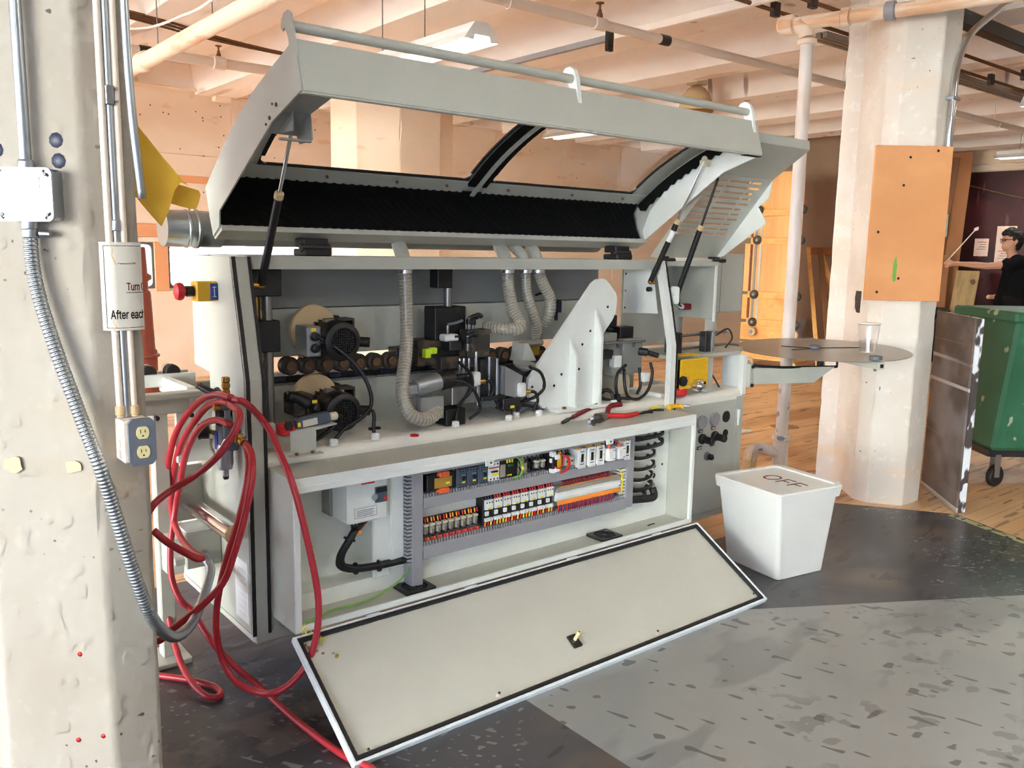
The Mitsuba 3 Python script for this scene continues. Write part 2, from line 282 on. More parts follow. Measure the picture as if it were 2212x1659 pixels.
# front and left: the windowed walls that light the room
XL = -6.0
YW = [-9.0+3.1*i for i in range(6)]          # six wide steel windows
struct('wall_front', box(-6.2, 14, -9.4, -9.2, 0, 3.3), 'white_wall')
struct('wall_left', cat(box(XL-.2, XL, -9.2, 10, 0, .5), box(XL-.2, XL, -9.2, 10, 3.15, 3.3), box(XL-.2, XL, 9.3, 10, .5, 3.15), *[box(XL-.2, XL, y-.25, y, .5, 3.15) for y in YW]), 'white_wall')
k = 3
for y0 in YW:
    bars = [box(XL-.14, XL-.08, y0, y0+2.85, z-.02, z+.02) for z in (.53, 1.4, 2.25, 3.12)]+[box(XL-.14, XL-.08, y-.02, y+.02, .51, 3.14) for y in (y0+.02, y0+.95, y0+1.9, y0+2.83)]
    struct(f'window_{k}', cat(bars), 'steel_frame'); k += 1
# ---------------------------------------------------------------- columns
def refine_col(poly, z0, z1, amp, step=.05, seed=1):
    """A column with a slightly worn, uneven skin and chipped arrises."""
    P = np.array(poly); out = []
    for a, b in zip(P, np.roll(P, -1, 0)):
        n = max(2, int(np.linalg.norm(b-a)/step)); out += [a+(b-a)*t for t in np.r_[0.0, .012/np.linalg.norm(b-a), np.arange(1, n)/n, 1-.012/np.linalg.norm(b-a)]]
    R = np.array(out); zs = np.arange(z0, z1+1e-6, step); k = len(R); c = R.mean(0)
    v = np.array([(x, y, z) for z in zs for x, y in R]); nz = meshkit.fbm(v*9+seed, 3)-.5; chip = np.clip(meshkit.noise(v*V(14, 14, 8)+seed*3)-.72, 0, 1)
    d = v[:, :2]-c; d /= np.linalg.norm(d, axis=1, keepdims=True); corner = np.tile(np.array([min(np.linalg.norm(p-q) for q in P) for p in R]) < .006, len(zs))
    v[:, :2] += d*(nz*amp-corner*(chip*.06+.003))[:, None]
    f = [];
    for i in range(len(zs)-1):
        for j in range(k):
            p, q = i*k+j, i*k+(j+1) % k; f += [(p, q, q+k), (p, q+k, p+k)]
    return trimesh.Trimesh(v, np.array(f), process=False)
left_col = [(.452, 2.0), (.559, 2.0), (.575, 2.55), (.42, 2.68), (.275, 2.6), (.264, 2.19)]
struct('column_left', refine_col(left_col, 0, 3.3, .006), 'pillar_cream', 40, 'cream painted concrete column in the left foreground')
right_col = [(4.77, 2.50), (4.885, 2.34), (5.09, 2.34), (5.25, 2.50), (5.25, 3.03), (5.075, 3.03), (5.075, 2.91), (4.785, 2.60)]
struct('column_right', refine_col(right_col, 0, 3.3, .008, seed=5), 'pillar', 40, 'white painted concrete column right of the white bin')
add('column_right__patch', obox((4.915, 2.735, 1.18), (.69, .72, 0), (0, 0, 1), (-.72, .69, 0), .11, .13, .006), 'black', label='black painted square low on the shaded face')
mid_col = [(3.95, 7.2), (4.3, 7.0), (4.75, 7.0), (5.1, 7.3), (5.1, 7.7), (3.95, 7.7)]
struct('column_back', refine_col(mid_col, 0, 3.3, .006, .12, 9), 'wall', 40, 'peach painted column behind the machine hood')
for hx, hz, r in ((.318, 1.64, .0095), (.414, 1.66, .0095), (.416, 1.618, .0095)):
    add('column_left__hole', lathe([(r*1.7, 0), (r, -.003), (r*.6, -.012)], (hx, 2.452-hx-.0005, hz), (-1, -1, 0), 9), 'navy', True, label='dark drilled hole with a chipped rim')
for hx, hz in ((.388, .30), (.432, .315), (.396, .215), (.434, .22), (.40, .515)):
    add('column_left__hole', lathe([(.006, 0), (.003, -.004)], (hx, 2.4515-hx-.001, hz), (-1, -1, 0), 8), 'red', True, label='small drilled hole ringed in red')
def blob(n, r, seed):
    g = np.random.default_rng(seed); a = np.arange(n)*2*np.pi/n; return [(math.cos(t)*r*q, math.sin(t)*r*.8*q) for t, q in zip(a, g.uniform(.72, 1.15, n))]
for (hx, hz, r, sd) in ((.31, .957, .026, 3), (.41, .96, .02, 5)):
    add('column_left__chip', place(prism(blob(14, r, sd), 'z', 0, .0012), V(hx, 2.452-hx, hz)-V(.7, .7, 0)*.004, unit((1, -1, 0)), V(0, 0, 1), unit((-1, -1, 0))), 'duct_tape', label='patch of broken plaster')
# ---------------------------------------------------------------- things on the left column
def on_face(n_off=0.): return unit((1, -1, 0)), V(0, 0, 1), unit((-1, -1, 0))
def conduit(label, pts, r, m='galv', group=None, clamps=()):
    k = thing('conduit', label, 'conduit', group); add(k+'__tube', tube(pts, r, 14, 5), m, True)
    for p, q in clamps: add(k+'__clamp', cat(lathe([(r+.001, -.006), (r+.004, -.006), (r+.004, .006), (r+.001, .006)], p, (0, 0, 1), 16), obox(V(*p)+V(*q)*(r+.012), q, (0, 0, 1), np.cross(q, (0, 0, 1)), .022, .011, .003, .001)), m, 30)
    return k
k = conduit('bright steel conduit running down to the square steel box', [(.360, 2.064, 3.0), (.360, 2.064, 2.4), (.360, 2.064, 1.60)], .0115)
add(k+'__coupling', lathe([(.0135, 0), (.0155, .003), (.0155, .022), (.013, .026)], (.36, 2.064, 1.592), n=18), 'galv', 30)
ex, ey, ez = on_face()
k = thing('junction_box', 'square galvanised junction box on the left column', 'junction box')
c0 = V(.359, 2.057, 1.546)
add(k+'__body', obox(c0-ez*.012, ex, ey, ez, .122, .105, .046, .006), 'galv')
add(k+'__cover', place(prism(rrect(-.064, .064, -.055, .055, .014).difference(union_all([affinity.rotate(sbox(x-.009, y-.003, x+.009, y+.003), a, origin=(x, y)) for x, y, a in ((-.052, .043, 45), (.052, .043, -45), (-.052, -.043, -45), (.052, -.043, 45))])), 'z', 0, .003), c0+ez*.012, ex, ey, ez), 'galv')
for x, y in ((-.05, -.041), (.05, -.041), (.05, .041)): add(k+'__screw', lathe([(.004, 0), (.0035, .003), (0, .004)], c0+ez*.0145+ex*x+ey*y, ez, 10), 'steel', 30)
add(k+'__sticker', obox(c0+ez*.0155+ex*.034+ey*.02, ex, ey, ez, .007, .034, .0006), 'paper', label='narrow paper strip')
FLEX = [(.36, 2.061, 1.49), (.358, 2.06, 1.451), (.359, 2.056, 1.393), (.365, 2.047, 1.335), (.376, 2.033, 1.271), (.391, 2.016, 1.198), (.408, 1.996, 1.124), (.424, 1.977, 1.054), (.442, 1.953, .975), (.466, 1.955, .877), (.489, 1.955, .771), (.517, 1.965, .663), (.546, 1.99, .585), (.585, 2.05, .52), (.639, 2.15, .452), (.706, 2.28, .396), (.78, 2.42, .363), (.863, 2.58, .356), (.929, 2.7, .379), (.946, 2.76, .392), (.95, 2.82, .395)]
k = thing('flexible_conduit', 'ribbed flexible steel conduit sagging from the left column to the machine', 'flexible conduit')
add(k+'__tube', tube(FLEX, .014, 14, 12, .0016, lambda s: .0125+.0022*abs(math.sin(math.pi*s/.0085))**.7), 'galv', True)
add(k+'__connector', cat(lathe([(.0145, 0), (.0165, .002), (.0165, .016), (.0155, .018), (.0165, .02), (.0165, .034), (.0145, .036)], (.359, 2.0605, 1.457), n=20), cyl((.375, 2.048, 1.467), (.392, 2.034, 1.467), .007, 12)), 'galv', 30)
for (x, m, lab, z0, z1) in ((.4945, 'cream_pipe', 'cream painted conduit on the left column, nearest its corner', 1.07, 3.0), (.509, 'galv', 'bare steel conduit tucked between two cream conduits on the left column', 1.07, 3.0), (.5235, 'cream_pipe', 'cream painted conduit on the left column, behind the loose conduit', 1.07, 3.0)):
    k = conduit(lab, [(x+.002, 1.985, z1), (x, 1.985, 2), (x, 1.985, 1.5), (x+.004, 1.985, z0)], .0075, m)
    if m == 'galv':
        add(k+'__strap', box(x-.009, x+.009, 1.974, 1.985, 1.735, 1.775, .002), 'steel'); add(k+'__coupling', lathe([(.008, 0), (.0105, .002), (.0105, .022), (.008, .024)], (x, 1.985, 1.475), n=14), 'galv', 30)
        for z in (1.742, 1.768): add(k+'__screw', cyl((x+.012, 1.976, z), (x+.012, 1.966, z), .003, 8), 'steel', 30)
    else: add(k+'__coupling', lathe([(.008, 0), (.0105, .002), (.0105, .02), (.008, .022)], (x+.004, 1.985, 1.073), n=14), 'duct_tape', 30)
conduit('loose steel conduit hanging at the right edge of the left column, ending in mid air', [(.522, 1.94, 3.0), (.5345, 1.94, 2.1), (.537, 1.94, 1.85), (.541, 1.94, 1.72), (.549, 1.945, 1.62), (.556, 1.95, 1.545)], .0085)
# paper sign wrapped over the conduits
sy = [(.476, 1.9965), (.484, 1.984), (.496, 1.9755), (.51, 1.9735), (.53, 1.974), (.546, 1.978), (.558, 1.985)]
SP = spline(sy + [], 4) if False else spline([(a, b, 0) for a, b in sy], 5)[:, :2]
k = thing('paper_sign', 'torn printed paper sign taped around the conduits of the left column', 'sign')
def sheet(P, z0, z1, t=.0007):
    P = np.asarray(P); d = np.gradient(P, axis=0); n = np.c_[d[:, 1], -d[:, 0]]; n /= np.linalg.norm(n, axis=1, keepdims=True)
    return prism(np.vstack([P, (P+n*t)[::-1]]), 'z', z0, z1)
add(k+'__sheet', sheet(SP, 1.262, 1.452), 'paper')
def curl(mesh):
    """Lays flat lettering (x along the sheet, y up, z out) on the bent sheet."""
    s = np.r_[0, np.cumsum(np.linalg.norm(np.diff(SP, axis=0), axis=1))]; v = mesh.vertices.copy(); d = np.gradient(SP, axis=0); d /= np.linalg.norm(d, axis=1, keepdims=True)
    x, y = np.interp(v[:, 0], s, SP[:, 0]), np.interp(v[:, 0], s, SP[:, 1]); dx, dy = np.interp(v[:, 0], s, d[:, 0]), np.interp(v[:, 0], s, d[:, 1])
    m = mesh.copy(); m.vertices = np.c_[x+dy*(v[:, 2]+.0008), y-dx*(v[:, 2]+.0008), v[:, 1]]; return m
def clipped(mesh, xmax):
    m = mesh; keep = m.vertices[m.faces][:, :, 0].max(1) < xmax; return trimesh.Trimesh(m.vertices, m.faces[keep], process=False)
Ls = float(np.linalg.norm(np.diff(SP, axis=0), axis=1).sum())
def ptext(s, h, x, z, m, bold=True, sq=.8, lab=None):
    t = meshkit.text_mesh(s, h, .0004, bold); t.apply_scale([sq, 1, 1]); t = t.subdivide(); t.apply_translation([x, z, 0]); t = clipped(t, Ls-.001); add(k+'__lettering', curl(t), m)
def pbar(x0, x1, z0, z1):
    b = trimesh.creation.box(extents=(x1-x0, z1-z0, .0004)); b.apply_translation([(x0+x1)/2, (z0+z1)/2, .0002])
    for _ in range(4 if x1-x0 > .02 else 0): b = b.subdivide()
    return curl(b)
add(k+'__border', cat(pbar(.012, Ls-.001, 1.4435, 1.4445), pbar(.012, Ls-.001, 1.2675, 1.2685), pbar(.012, .013, 1.268, 1.444)), 'ink')
ptext('To warm up start at 20 for', .0036, .04, 1.405, 'ink', False, .62); ptext('Turn Off', .016, .055, 1.349, 'ink_maroon', True, .62); ptext('After each', .018, .021, 1.288, 'ink', True, .62)
add(k+'__border', pbar(.055, Ls-.001, 1.3435, 1.3447), 'ink')
def zig(pts, w): 
    from shapely.geometry import LineString
    m = prism(LineString(pts).buffer(w), 'z', 0, .0005); return curl(m)
add(k+'__tear', cat(zig([(.026, 1.452), (.031, 1.436), (.029, 1.424), (.033, 1.413), (.036, 1.405)], .0012), zig([(.027, 1.29), (.025, 1.281), (.03, 1.272), (.026, 1.262)], .0012)), 'duct_tape', label='brown tear line')
# power outlet at the foot of the conduits
k = thing('power_outlet', 'grey duplex power outlet on a cream box, under the conduits of the left column', 'power outlet')
add(k+'__box', box(.489, .549, 1.936, 1.998, .975, 1.068, .003), 'cream_pipe')
add(k+'__cover', prism(Polygon([(.498, .978), (.506, .969), (.545, .969), (.555, .979), (.555, 1.062), (.545, 1.073), (.506, 1.073), (.498, 1.064)]), 'y', 1.926, 1.937), 'grey_knob')
for z in (1.042, .999):
    r = add(k+'__receptacle', prism(affinity.scale(Point(.527, z).buffer(.0165), .82, 1).intersection(sbox(.51, z-.0135, .55, z+.0135)), 'y', 1.924, 1.93), 'ivory')
    add(r+'__slot', cat(box(.5215, .523, 1.9235, 1.925, z-.001, z+.007), box(.531, .5325, 1.9235, 1.925, z, z+.006), cyl((.527, 1.9255, z-.007), (.527, 1.9235, z-.007), .0018, 8)), 'black')
for z in (.99, 1.014, 1.04): add(k+'__knockout', lathe([(.009, 0), (.009, .001), (.008, .0012)], (.4885, 1.966, z), (-1, 0, 0), 18), 'cream_pipe', 30)
# yellow canvas behind the column
k = thing('yellow_canvas', 'folded mustard yellow canvas hanging behind the left column', 'canvas')
def drape(pts, bow, y0, t=.0015, n=2, seed=0):
    m = prism(pts, 'y', -t/2, t/2)
    for _ in range(n+2): m = m.subdivide()
    v = m.vertices; v[:, 1] += y0+bow(v[:, 0], v[:, 2])
    return trimesh.Trimesh(v, m.faces, process=False)
add(k+'__fold', drape([(.556, 1.716), (.58, 1.708), (.603, 1.678), (.627, 1.641), (.652, 1.607), (.676, 1.583), (.66, 1.588), (.648, 1.572), (.642, 1.548), (.634, 1.52), (.62, 1.489), (.596, 1.52), (.571, 1.55), (.552, 1.556)], lambda x, z: .012*np.sin((x-.55)*40)+.004*np.sin(z*30), 2.03), 'canvas', True)
add(k+'__fold', drape([(.64, 1.545), (.648, 1.573), (.66, 1.589), (.685, 1.583), (.712, 1.575), (.716, 1.566), (.712, 1.548), (.705, 1.53), (.69, 1.533), (.665, 1.539)], lambda x, z: .02*np.sin((x-.64)*30+.6), 2.045), 'canvas', True, label='turned up corner showing its darker underside')
# ================================================================ services under the ceiling
def strut_hanger(key, p, top=3.0, m='steel'): add(key+'__hanger', cyl(p, (p[0], p[1], top), .004, 6), m, True)
k = thing('ceiling_pipe', 'thick cream pipe crossing the ceiling at the upper left', 'pipe')
add(k+'__tube', tube([(1.90, 9.4, 2.69), (1.885, 7, 2.69), (1.885, 4, 2.69), (1.9, -1, 2.69)], .052, 18, 2), 'pipe_paint', True)
add(k+'__collar', lathe([(.055, -.07), (.066, -.06), (.066, .06), (.055, .07)], (1.886, 6.42, 2.69), (0, 1, 0), 20), 'pipe_paint', 40)
strut_hanger(k, (1.886, 5.1, 2.74), 3.3); strut_hanger(k, (1.886, 6.1, 2.74), 3.3)
def sprinkler_pipe(label, x0, x1, y, z, r, heads, couplers, m='cream_pipe'):
    k = thing('sprinkler_pipe', label, 'pipe'); add(k+'__tube', cyl((x0, y, z), (x1, y, z), r, 16), m, True)
    for x in heads:
        add(k+'__fitting', cyl((x-.05, y, z), (x+.05, y, z), r*1.3, 16, c=.006), m, 40)
        h = add(k+'__sprinkler_head', lathe([(.018, 0), (.018, .03), (.012, .035), (.012, .05), (.007, .055), (.007, .075), (.01, .08)], (x, y, z+r), n=12), 'brown_rust', 40)
        add(h+'__deflector', lathe([(.005, 0), (.026, .002), (.026, .006), (0, .008)], (x, y, z+r+.085), n=12), 'brown_rust', 30)
    for x in couplers: add(k+'__coupling', cyl((x-.045, y, z), (x+.045, y, z), r*1.12, 16, c=.004), 'black_metal', 40)
    return k
k = sprinkler_pipe('long grey sprinkler pipe running under the ceiling from the hood to the right column', 1.2, 12.8, 3.89, 2.8, .029, (3.78, 10.3), (4.36, 11.2))
for x in (3.08, 6.55, 9.4): add(k+'__clevis', tube([(x, 3.925, 3.0), (x, 3.925, 2.82), (x, 3.91, 2.77), (x, 3.89, 2.762), (x, 3.87, 2.77), (x, 3.858, 2.8)], .005, 6, 4), 'cream_pipe', True)
k = sprinkler_pipe('cream sprinkler pipe along the back left ceiling, crossing the thick pipe', -2, 3.7, 6.98, 2.87, .04, (2.62,), (2.06,))
k = thing('wire_bundle', 'bundle of brown wires strung below the ceiling at the upper left', 'cable')
for i in range(4): add(k+'__wire', tube([(1.0, 6.30+i*.02, 3.02), (1.9, 6.42+i*.02, 3.0-.01*i), (2.4, 6.6+i*.015, 2.985-.02*(i % 2)), (3.1, 6.85+.02*i, 3.0), (4.2, 7.1, 3.02)], .008, 6, 5), 'brown_rust', True)
whole('slack_cord', tube([(1.72, 6.6, 2.92), (1.80, 6.35, 2.88), (1.84, 6.0, 2.84), (1.83, 5.5, 2.8), (1.80, 5.0, 2.76), (1.72, 4.4, 2.74), (1.6, 3.6, 2.8)], .009, 7, 6), 'pipe_white', 'slack white cord swinging beside the thick cream pipe', 'cable', True)
k = thing('wall_conduit', 'painted conduit with a junction box along the top of the back wall', 'conduit')
add(k+'__tube', tube([(-1, 9.30, 3.02), (2.6, 9.30, 3.03), (3.3, 9.30, 3.03), (3.5, 9.30, 3.0), (5.5, 9.30, 3.0)], .016, 8, 4), 'wall', True)
add(k+'__tube', tube([(3.56, 9.27, 3.0), (3.72, 9.2, 3.03), (3.80, 9.05, 3.1), (3.86, 8.6, 3.17), (4.1, 7.6, 3.2)], .016, 8, 5), 'wall', True)
add(k+'__box', box(3.42, 3.60, 9.25, 9.36, 2.95, 3.05, .01), 'wall')
k = thing('strut_channel', 'slotted grey strut channel fixed under a joist, ending in a black bracket', 'strut channel')
add(k+'__rail', prism([(4.50, 2.93), (4.54, 2.93), (4.54, 2.97), (4.532, 2.97), (4.532, 2.938), (4.508, 2.938), (4.508, 2.97), (4.50, 2.97)], 'y', 4.56, 6.4), 'duct')
add(k+'__bracket', cat(box(4.49, 4.55, 4.53, 4.56, 2.86, 3.0, .003), cyl((4.52, 4.53, 2.91), (4.52, 4.515, 2.91), .012, 8)), 'black_metal')
whole('painted_channel', box(4.52, 4.56, 1.5, 4.5, 2.935, 2.985, .004), 'ceiling', 'painted channel continuing from the black bracket along the joist', 'strut channel')
for i, (y, z, x0, x1, lab) in enumerate(((3.36, 2.95, 3.2, 12.5, 'thin dark rod running under the joists above the right end of the hood'), (3.10, 2.95, 3.2, 12.5, 'second thin dark rod under the ceiling, nearer the right column'))):
    k = thing('ceiling_rod', lab, 'rod'); add(k+'__rod', cyl((x0, y, z), (x1, y, z), .013, 8), 'brown_rust', True)
    for x in (4.78, 6.2, 7.9, 9.3): add(k+'__clip', box(x-.03, x+.03, y-.02, y+.02, z-.035, 3.0, .004), 'black_metal')
k = thing('ceiling_truss', 'dark steel channel crossing the ceiling at the upper right corner', 'steel channel')
add(k+'__rail', box(4.9, 12.5, 2.55, 2.63, 2.86, 2.95, .005), 'black_metal')
k = thing('raceway', 'brown bundled raceway under the ceiling right of the right column', 'raceway')
for i in range(3): add(k+'__rail', box(5.6, 12.5, 3.5+.05*i, 3.54+.05*i, 2.955, 2.995, .004), 'tray')
# ---------------------------------------------------------------- lamps
def fluorescent(label, x0, y0, y1, z, rods, w=.24, axis='y', on=True):
    k = thing('fluorescent_lamp', label, 'lamp'); n = 0
    P = lambda pts, a, b: prism(pts, 'y', a, b)
    h = w/2
    add(k+'__housing', P([(x0-.05, z+.10), (x0+.05, z+.10), (x0+.06, z+.055), (x0+h, z+.005), (x0+h-.006, z), (x0+.05, z+.045), (x0-.05, z+.045), (x0-h+.006, z), (x0-h, z+.005), (x0-.06, z+.055)], y0, y1), 'white')
    for y in (y0, y1): add(k+'__end_cap', P([(x0-.05, z+.10), (x0+.05, z+.10), (x0+h, z+.005), (x0+.06, z+.0), (x0+.05, z+.03), (x0-.05, z+.03), (x0-.06, z), (x0-h, z+.005)], y-.004, y+.004), 'white')
    for s in (-1, 1):
        t = add(k+'__tube', cyl((x0+s*w*.24, y0+.02, z+.018), (x0+s*w*.24, y1-.02, z+.018), .015, 10), 'tube', True)
        scene[t]['emitter'] = {'type': 'area', 'radiance': rgbv(LAMP)}
    for y in rods: add(k+'__rod', cyl((x0, y, z+.10), (x0, y, 3.3), .004, 6), 'steel', True)
    return k
fluorescent('lit twin tube fluorescent lamp hanging above the machine hood', 3.0, 4.02, 5.24, 2.6, (4.6, 5.1))
fluorescent('lit fluorescent lamp near the dark maroon wall at the far right', 12.6, 3.95, 5.17, 2.79, (4.2, 4.9))
fluorescent('fluorescent lamp over the back of the shop, beyond the machine', 6.85, 6.6, 7.82, 2.75, (6.8, 7.6))
fluorescent('fluorescent lamp over the back left corner', .6, 6.2, 7.42, 2.75, (6.4, 7.2))
fluorescent('fluorescent lamp over the floor right of the column', 8.3, 2.0, 3.22, 2.75, (2.2, 3.0))
fluorescent('fluorescent lamp over the open floor in front of the machine', 2.3, -.7, .52, 2.75, (-.4, .3))
fluorescent('fluorescent lamp over the open floor in front of the right column', 5.0, -.7, .52, 2.75, (-.4, .3))
fluorescent('fluorescent lamp over the floor left of the camera', -.5, -.7, .52, 2.75, (-.4, .3))
k = thing('dome_lamp', 'unlit metal dome lamp hanging between joists beyond the hood', 'lamp')
add(k+'__shade', lathe([(.055, .235), (.085, .22), (.125, .17), (.155, .1), (.168, .03), (.172, 0), (.169, 0), (.15, .09), (.08, .2), (0, .205)], (6.92, 5.72, 2.84), n=28), 'duct_tape', 60)
add(k+'__rim', lathe([(.17, -.006), (.175, 0), (.175, .006), (.168, .006)], (6.92, 5.72, 2.84), n=28), 'brass', True)
add(k+'__ballast', box(6.84, 7.0, 5.65, 5.79, 3.09, 3.3, .008), 'beige')
# ---------------------------------------------------------------- the free standing water pipe and the column's conduit
k = thing('standpipe', 'white painted standpipe between the machine and the right column', 'pipe')
add(k+'__tube', tube([(4.50, 2.93, 0), (4.50, 2.93, 1.3), (4.49, 2.93, 2.66)], .037, 18, 2), 'oldpipe', True)
add(k+'__tube', tube([(4.46, 3.03, 2.755), (4.62, 2.45, 2.755), (4.80, 1.75, 2.755), (4.95, 1.2, 2.755)], .038, 18, 3), 'pipe_paint', True, label='painted horizontal pipe at the top')
el = [(4.455, 3.06, 2.755), (4.463, 3.02, 2.757)]
add(k+'__elbow', cat(lathe([(0, -.035), (.03, -.03), (.048, -.01), (.055, .02), (.055, .06), (.046, .068)], (4.45, 3.07, 2.755), (.27, -.96, 0), 20), tube([(4.475, 2.985, 2.755), (4.488, 2.945, 2.72), (4.49, 2.932, 2.67)], .047, 18, 5), lathe([(.045, 0), (.053, .006), (.053, .03), (.044, .036)], (4.49, 2.93, 2.63), n=20)), 'pipe_paint', 40)
add(k+'__coupling', lathe([(.043, 0), (.05, .005), (.05, .045), (.043, .05)], (4.535, 2.755, 2.755), (.255, -.967, 0), 20), 'pipe_paint', 40); add(k+'__coupling', lathe([(.043, 0), (.05, .005), (.05, .05), (.043, .055)], (4.595, 2.535, 2.755), (.255, -.967, 0), 20), 'duct', 40)
for z in (.12, .34): add(k+'__flange', lathe([(.04, 0), (.056, .004), (.056, .026), (.04, .03)], (4.50, 2.93, z), n=22), 'oldpipe', 40)
add(k+'__valve', cat(lathe([(.046, 0), (.046, .17), ], (4.50, 2.93, .16), n=20), tube([(4.50, 2.93, .25), (4.44, 2.96, .27), (4.38, 3.0, .29), (4.35, 3.02, .27), (4.335, 3.03, .22)], .034, 14, 5)), 'oldpipe', 40)
add(k+'__rag', prism([(4.315, .27), (4.35, .30), (4.375, .28), (4.36, .19), (4.35, .10), (4.33, .09), (4.31, .16), (4.30, .22)], 'y', 3.0, 3.06), 'duct_tape', label='rag hanging from the valve')
k = thing('column_conduit', 'bright steel conduit running down the right column and bending off at the ceiling', 'conduit')
add(k+'__tube', tube([(4.995, 2.312, 1.95), (4.985, 2.312, 2.1), (4.985, 2.312, 2.3), (4.99, 2.312, 2.45), (5.02, 2.31, 2.56), (5.10, 2.31, 2.67), (5.25, 2.31, 2.77), (5.62, 2.31, 2.97)], .02, 16, 8), 'chrome', True)
add(k+'__strap', box(4.945, 5.03, 2.288, 2.338, 2.315, 2.335, .003), 'galv')
# ---------------------------------------------------------------- board on the column, slab, turned wood at the back
ux, nv = unit((.331, -.267, 0)), unit((.627, .779, 0)); bc = V(4.7695, 2.3975, 1.6335)
k = thing('chipboard_panel', 'orange chipboard panel screwed to the right column', 'board')
add(k+'__panel', obox(bc, ux, (0, 0, 1), np.cross(ux, (0, 0, 1)), .426, .851, .02, .002), 'chipboard')
for s in (-.16, .1): add(k+'__batten', obox(bc+ux*s+nv*.03, ux, (0, 0, 1), np.cross(ux, (0, 0, 1)), .06, .8, .04, .002), 'pine')
for x, z in ((.13, .40), (-.02, .363), (-.045, .212), (-.165, -.045), (-.03, -.30), (-.145, -.378)): add(k+'__hole', lathe([(.0075, 0), (.006, .0004), (0, .0006)], bc+ux*x+V(0, 0, z)-nv*.0102, -nv, 9), 'black', True)
add(k+'__smear', place(prism(blob(16, .5, 8), 'z', 0, .0008), bc+ux*(-.055)+V(0, 0, -.26)-nv*.0102, ux*.025, V(.0, 0, .19), -nv), 'green_wire', label='green paint smear')
sd, sn = unit((.4, .37, 0)), unit((.68, -.735, 0))
k = thing('stone_slab', 'dark scuffed slab leaning on edge behind the right column', 'slab')
o = V(5.0, 2.08, .565)+sd*.30
add(k+'__face', obox(o, sd, (0, 0, 1), np.cross(sd, (0, 0, 1)), .62, 1.12, .012, .001), 'slab')
add(k+'__core', obox(o+sn*.026, sd, (0, 0, 1), np.cross(sd, (0, 0, 1)), .62, 1.115, .04, .004), 'slab_edge', label='pale chipped edge')
# ---------------------------------------------------------------- far right: boards, scrap, boxes, posters
def lean(key, lab, cat_, base, top, w, t, m, dirw, group=None):
    base, top = V(*base), V(*top); ez = unit(top-base); ex = unit(V(*dirw)-ez*(V(*dirw)@ez))
    return whole(key, obox((base+top)/2, ex, np.cross(ez, ex), ez, w, t, np.linalg.norm(top-base), .003), m, lab, cat_, group=group)
lean('tall_board', 'tall brown board leaning behind the orange panel, the right one', 'board', (12.75, 5.82, .02), (13.1, 5.86, 2.98), .30, .02, 'tan_board', (.15, -1, 0))
t = lean('tall_board', 'darker tall board leaning behind the orange panel, the left one', 'board', (12.6, 6.02, .02), (13.05, 6.0, 2.9), .25, .02, 'brownboard', (.2, -1, 0))
whole('green_tape_strip', obox((12.86, 5.90, 1.92), (.15, -1, 0), (0, 0, 1), (1, .15, 0), .06, .32, .004), 'tape_green', 'strip of pale green tape on a tall brown board', 'tape')
lean('old_board', 'worn yellowish board with a dark knot, leaning below the person\'s arm', 'board', (12.35, 5.40, .02), (12.75, 5.47, 1.28), .30, .025, 'oldboard', (.2, -1, 0))
whole('wood_knot', place(prism(blob(12, .035, 4), 'z', 0, .004), (12.665, 5.36, 1.13), unit((.2, -1, 0)), V(-.1, 0, 1.4), unit((-1, -.2, .1))), 'brown_rust', 'dark pear shaped knot on the worn board', 'knot')
lean('short_board', 'short red brown board leaning beside the worn board', 'board', (12.5, 5.72, .45), (12.72, 5.82, 1.5), .16, .02, 'tan_board', (.2, -1, 0))
whole('black_bag', cat(box(12.1, 12.5, 5.5, 5.95, 0, .66, .09), box(12.12, 12.48, 5.52, 5.93, .64, .76, .05)), 'black', 'black bag on the floor at the foot of the leaning boards', 'bag', 30)
k = thing('scrap_carton', 'open cardboard carton holding offcuts of wood beside the person\'s foot', 'carton')
add(k+'__box', cat(box(11.55, 11.57, 4.64, 4.93, .0, .40), box(11.55, 11.9, 4.64, 4.66, .0, .40), box(11.55, 11.9, 4.91, 4.93, .0, .40), box(11.88, 11.9, 4.64, 4.93, 0, .40), box(11.55, 11.9, 4.64, 4.93, 0, .02)), 'cardboard')
add(k+'__shipping_label', box(11.546, 11.55, 4.67, 4.76, .13, .27), 'paper'); add(k+'__shipping_label', box(11.546, 11.55, 4.645, 4.69, .06, .12), 'paper')
add(k+'__tape', box(11.545, 11.549, 4.78, 4.90, .30, .385), 'paper', label='white label with a red brown stripe'); add(k+'__tape', box(11.545, 11.549, 4.645, 4.735, .30, .39), 'tag_green', label='lime green tag')
add(k+'__print', cat(*[box(11.5425, 11.5455, 4.69+.008*i, 4.694+.008*i, .225, .25) for i in range(6)], *[box(11.5425, 11.5455, 4.685, 4.745, .15+.02*i, .158+.02*i) for i in range(3)]), 'ink'); add(k+'__print', box(11.543, 11.546, 4.79, 4.895, .37, .384), 'mahogany')
for i, (b, t2, w, m) in enumerate((((11.68, 4.84, .1), (11.6, 4.75, .74), .065, 'lumber'), ((11.7, 4.76, .1), (11.6, 4.64, .67), .07, 'lumber'), ((11.75, 4.80, .1), (11.6, 4.52, .78), .075, 'lumber'), ((11.72, 4.74, .1), (11.62, 4.40, .72), .09, 'lumber_dark'), ((11.8, 4.88, .05), (11.75, 4.88, .55), .05, 'lumber_dark'))):
    lean('wood_offcut', ['pale offcut standing in the carton, leftmost with a pointed end', 'short pale offcut in the middle of the carton', 'longest pale offcut leaning right out of the carton', 'dark offcut leaning far right out of the carton', 'low dark offcut at the back of the carton'][i], 'wood offcut', b, t2, w, .03, m, (.3, -1, 0))
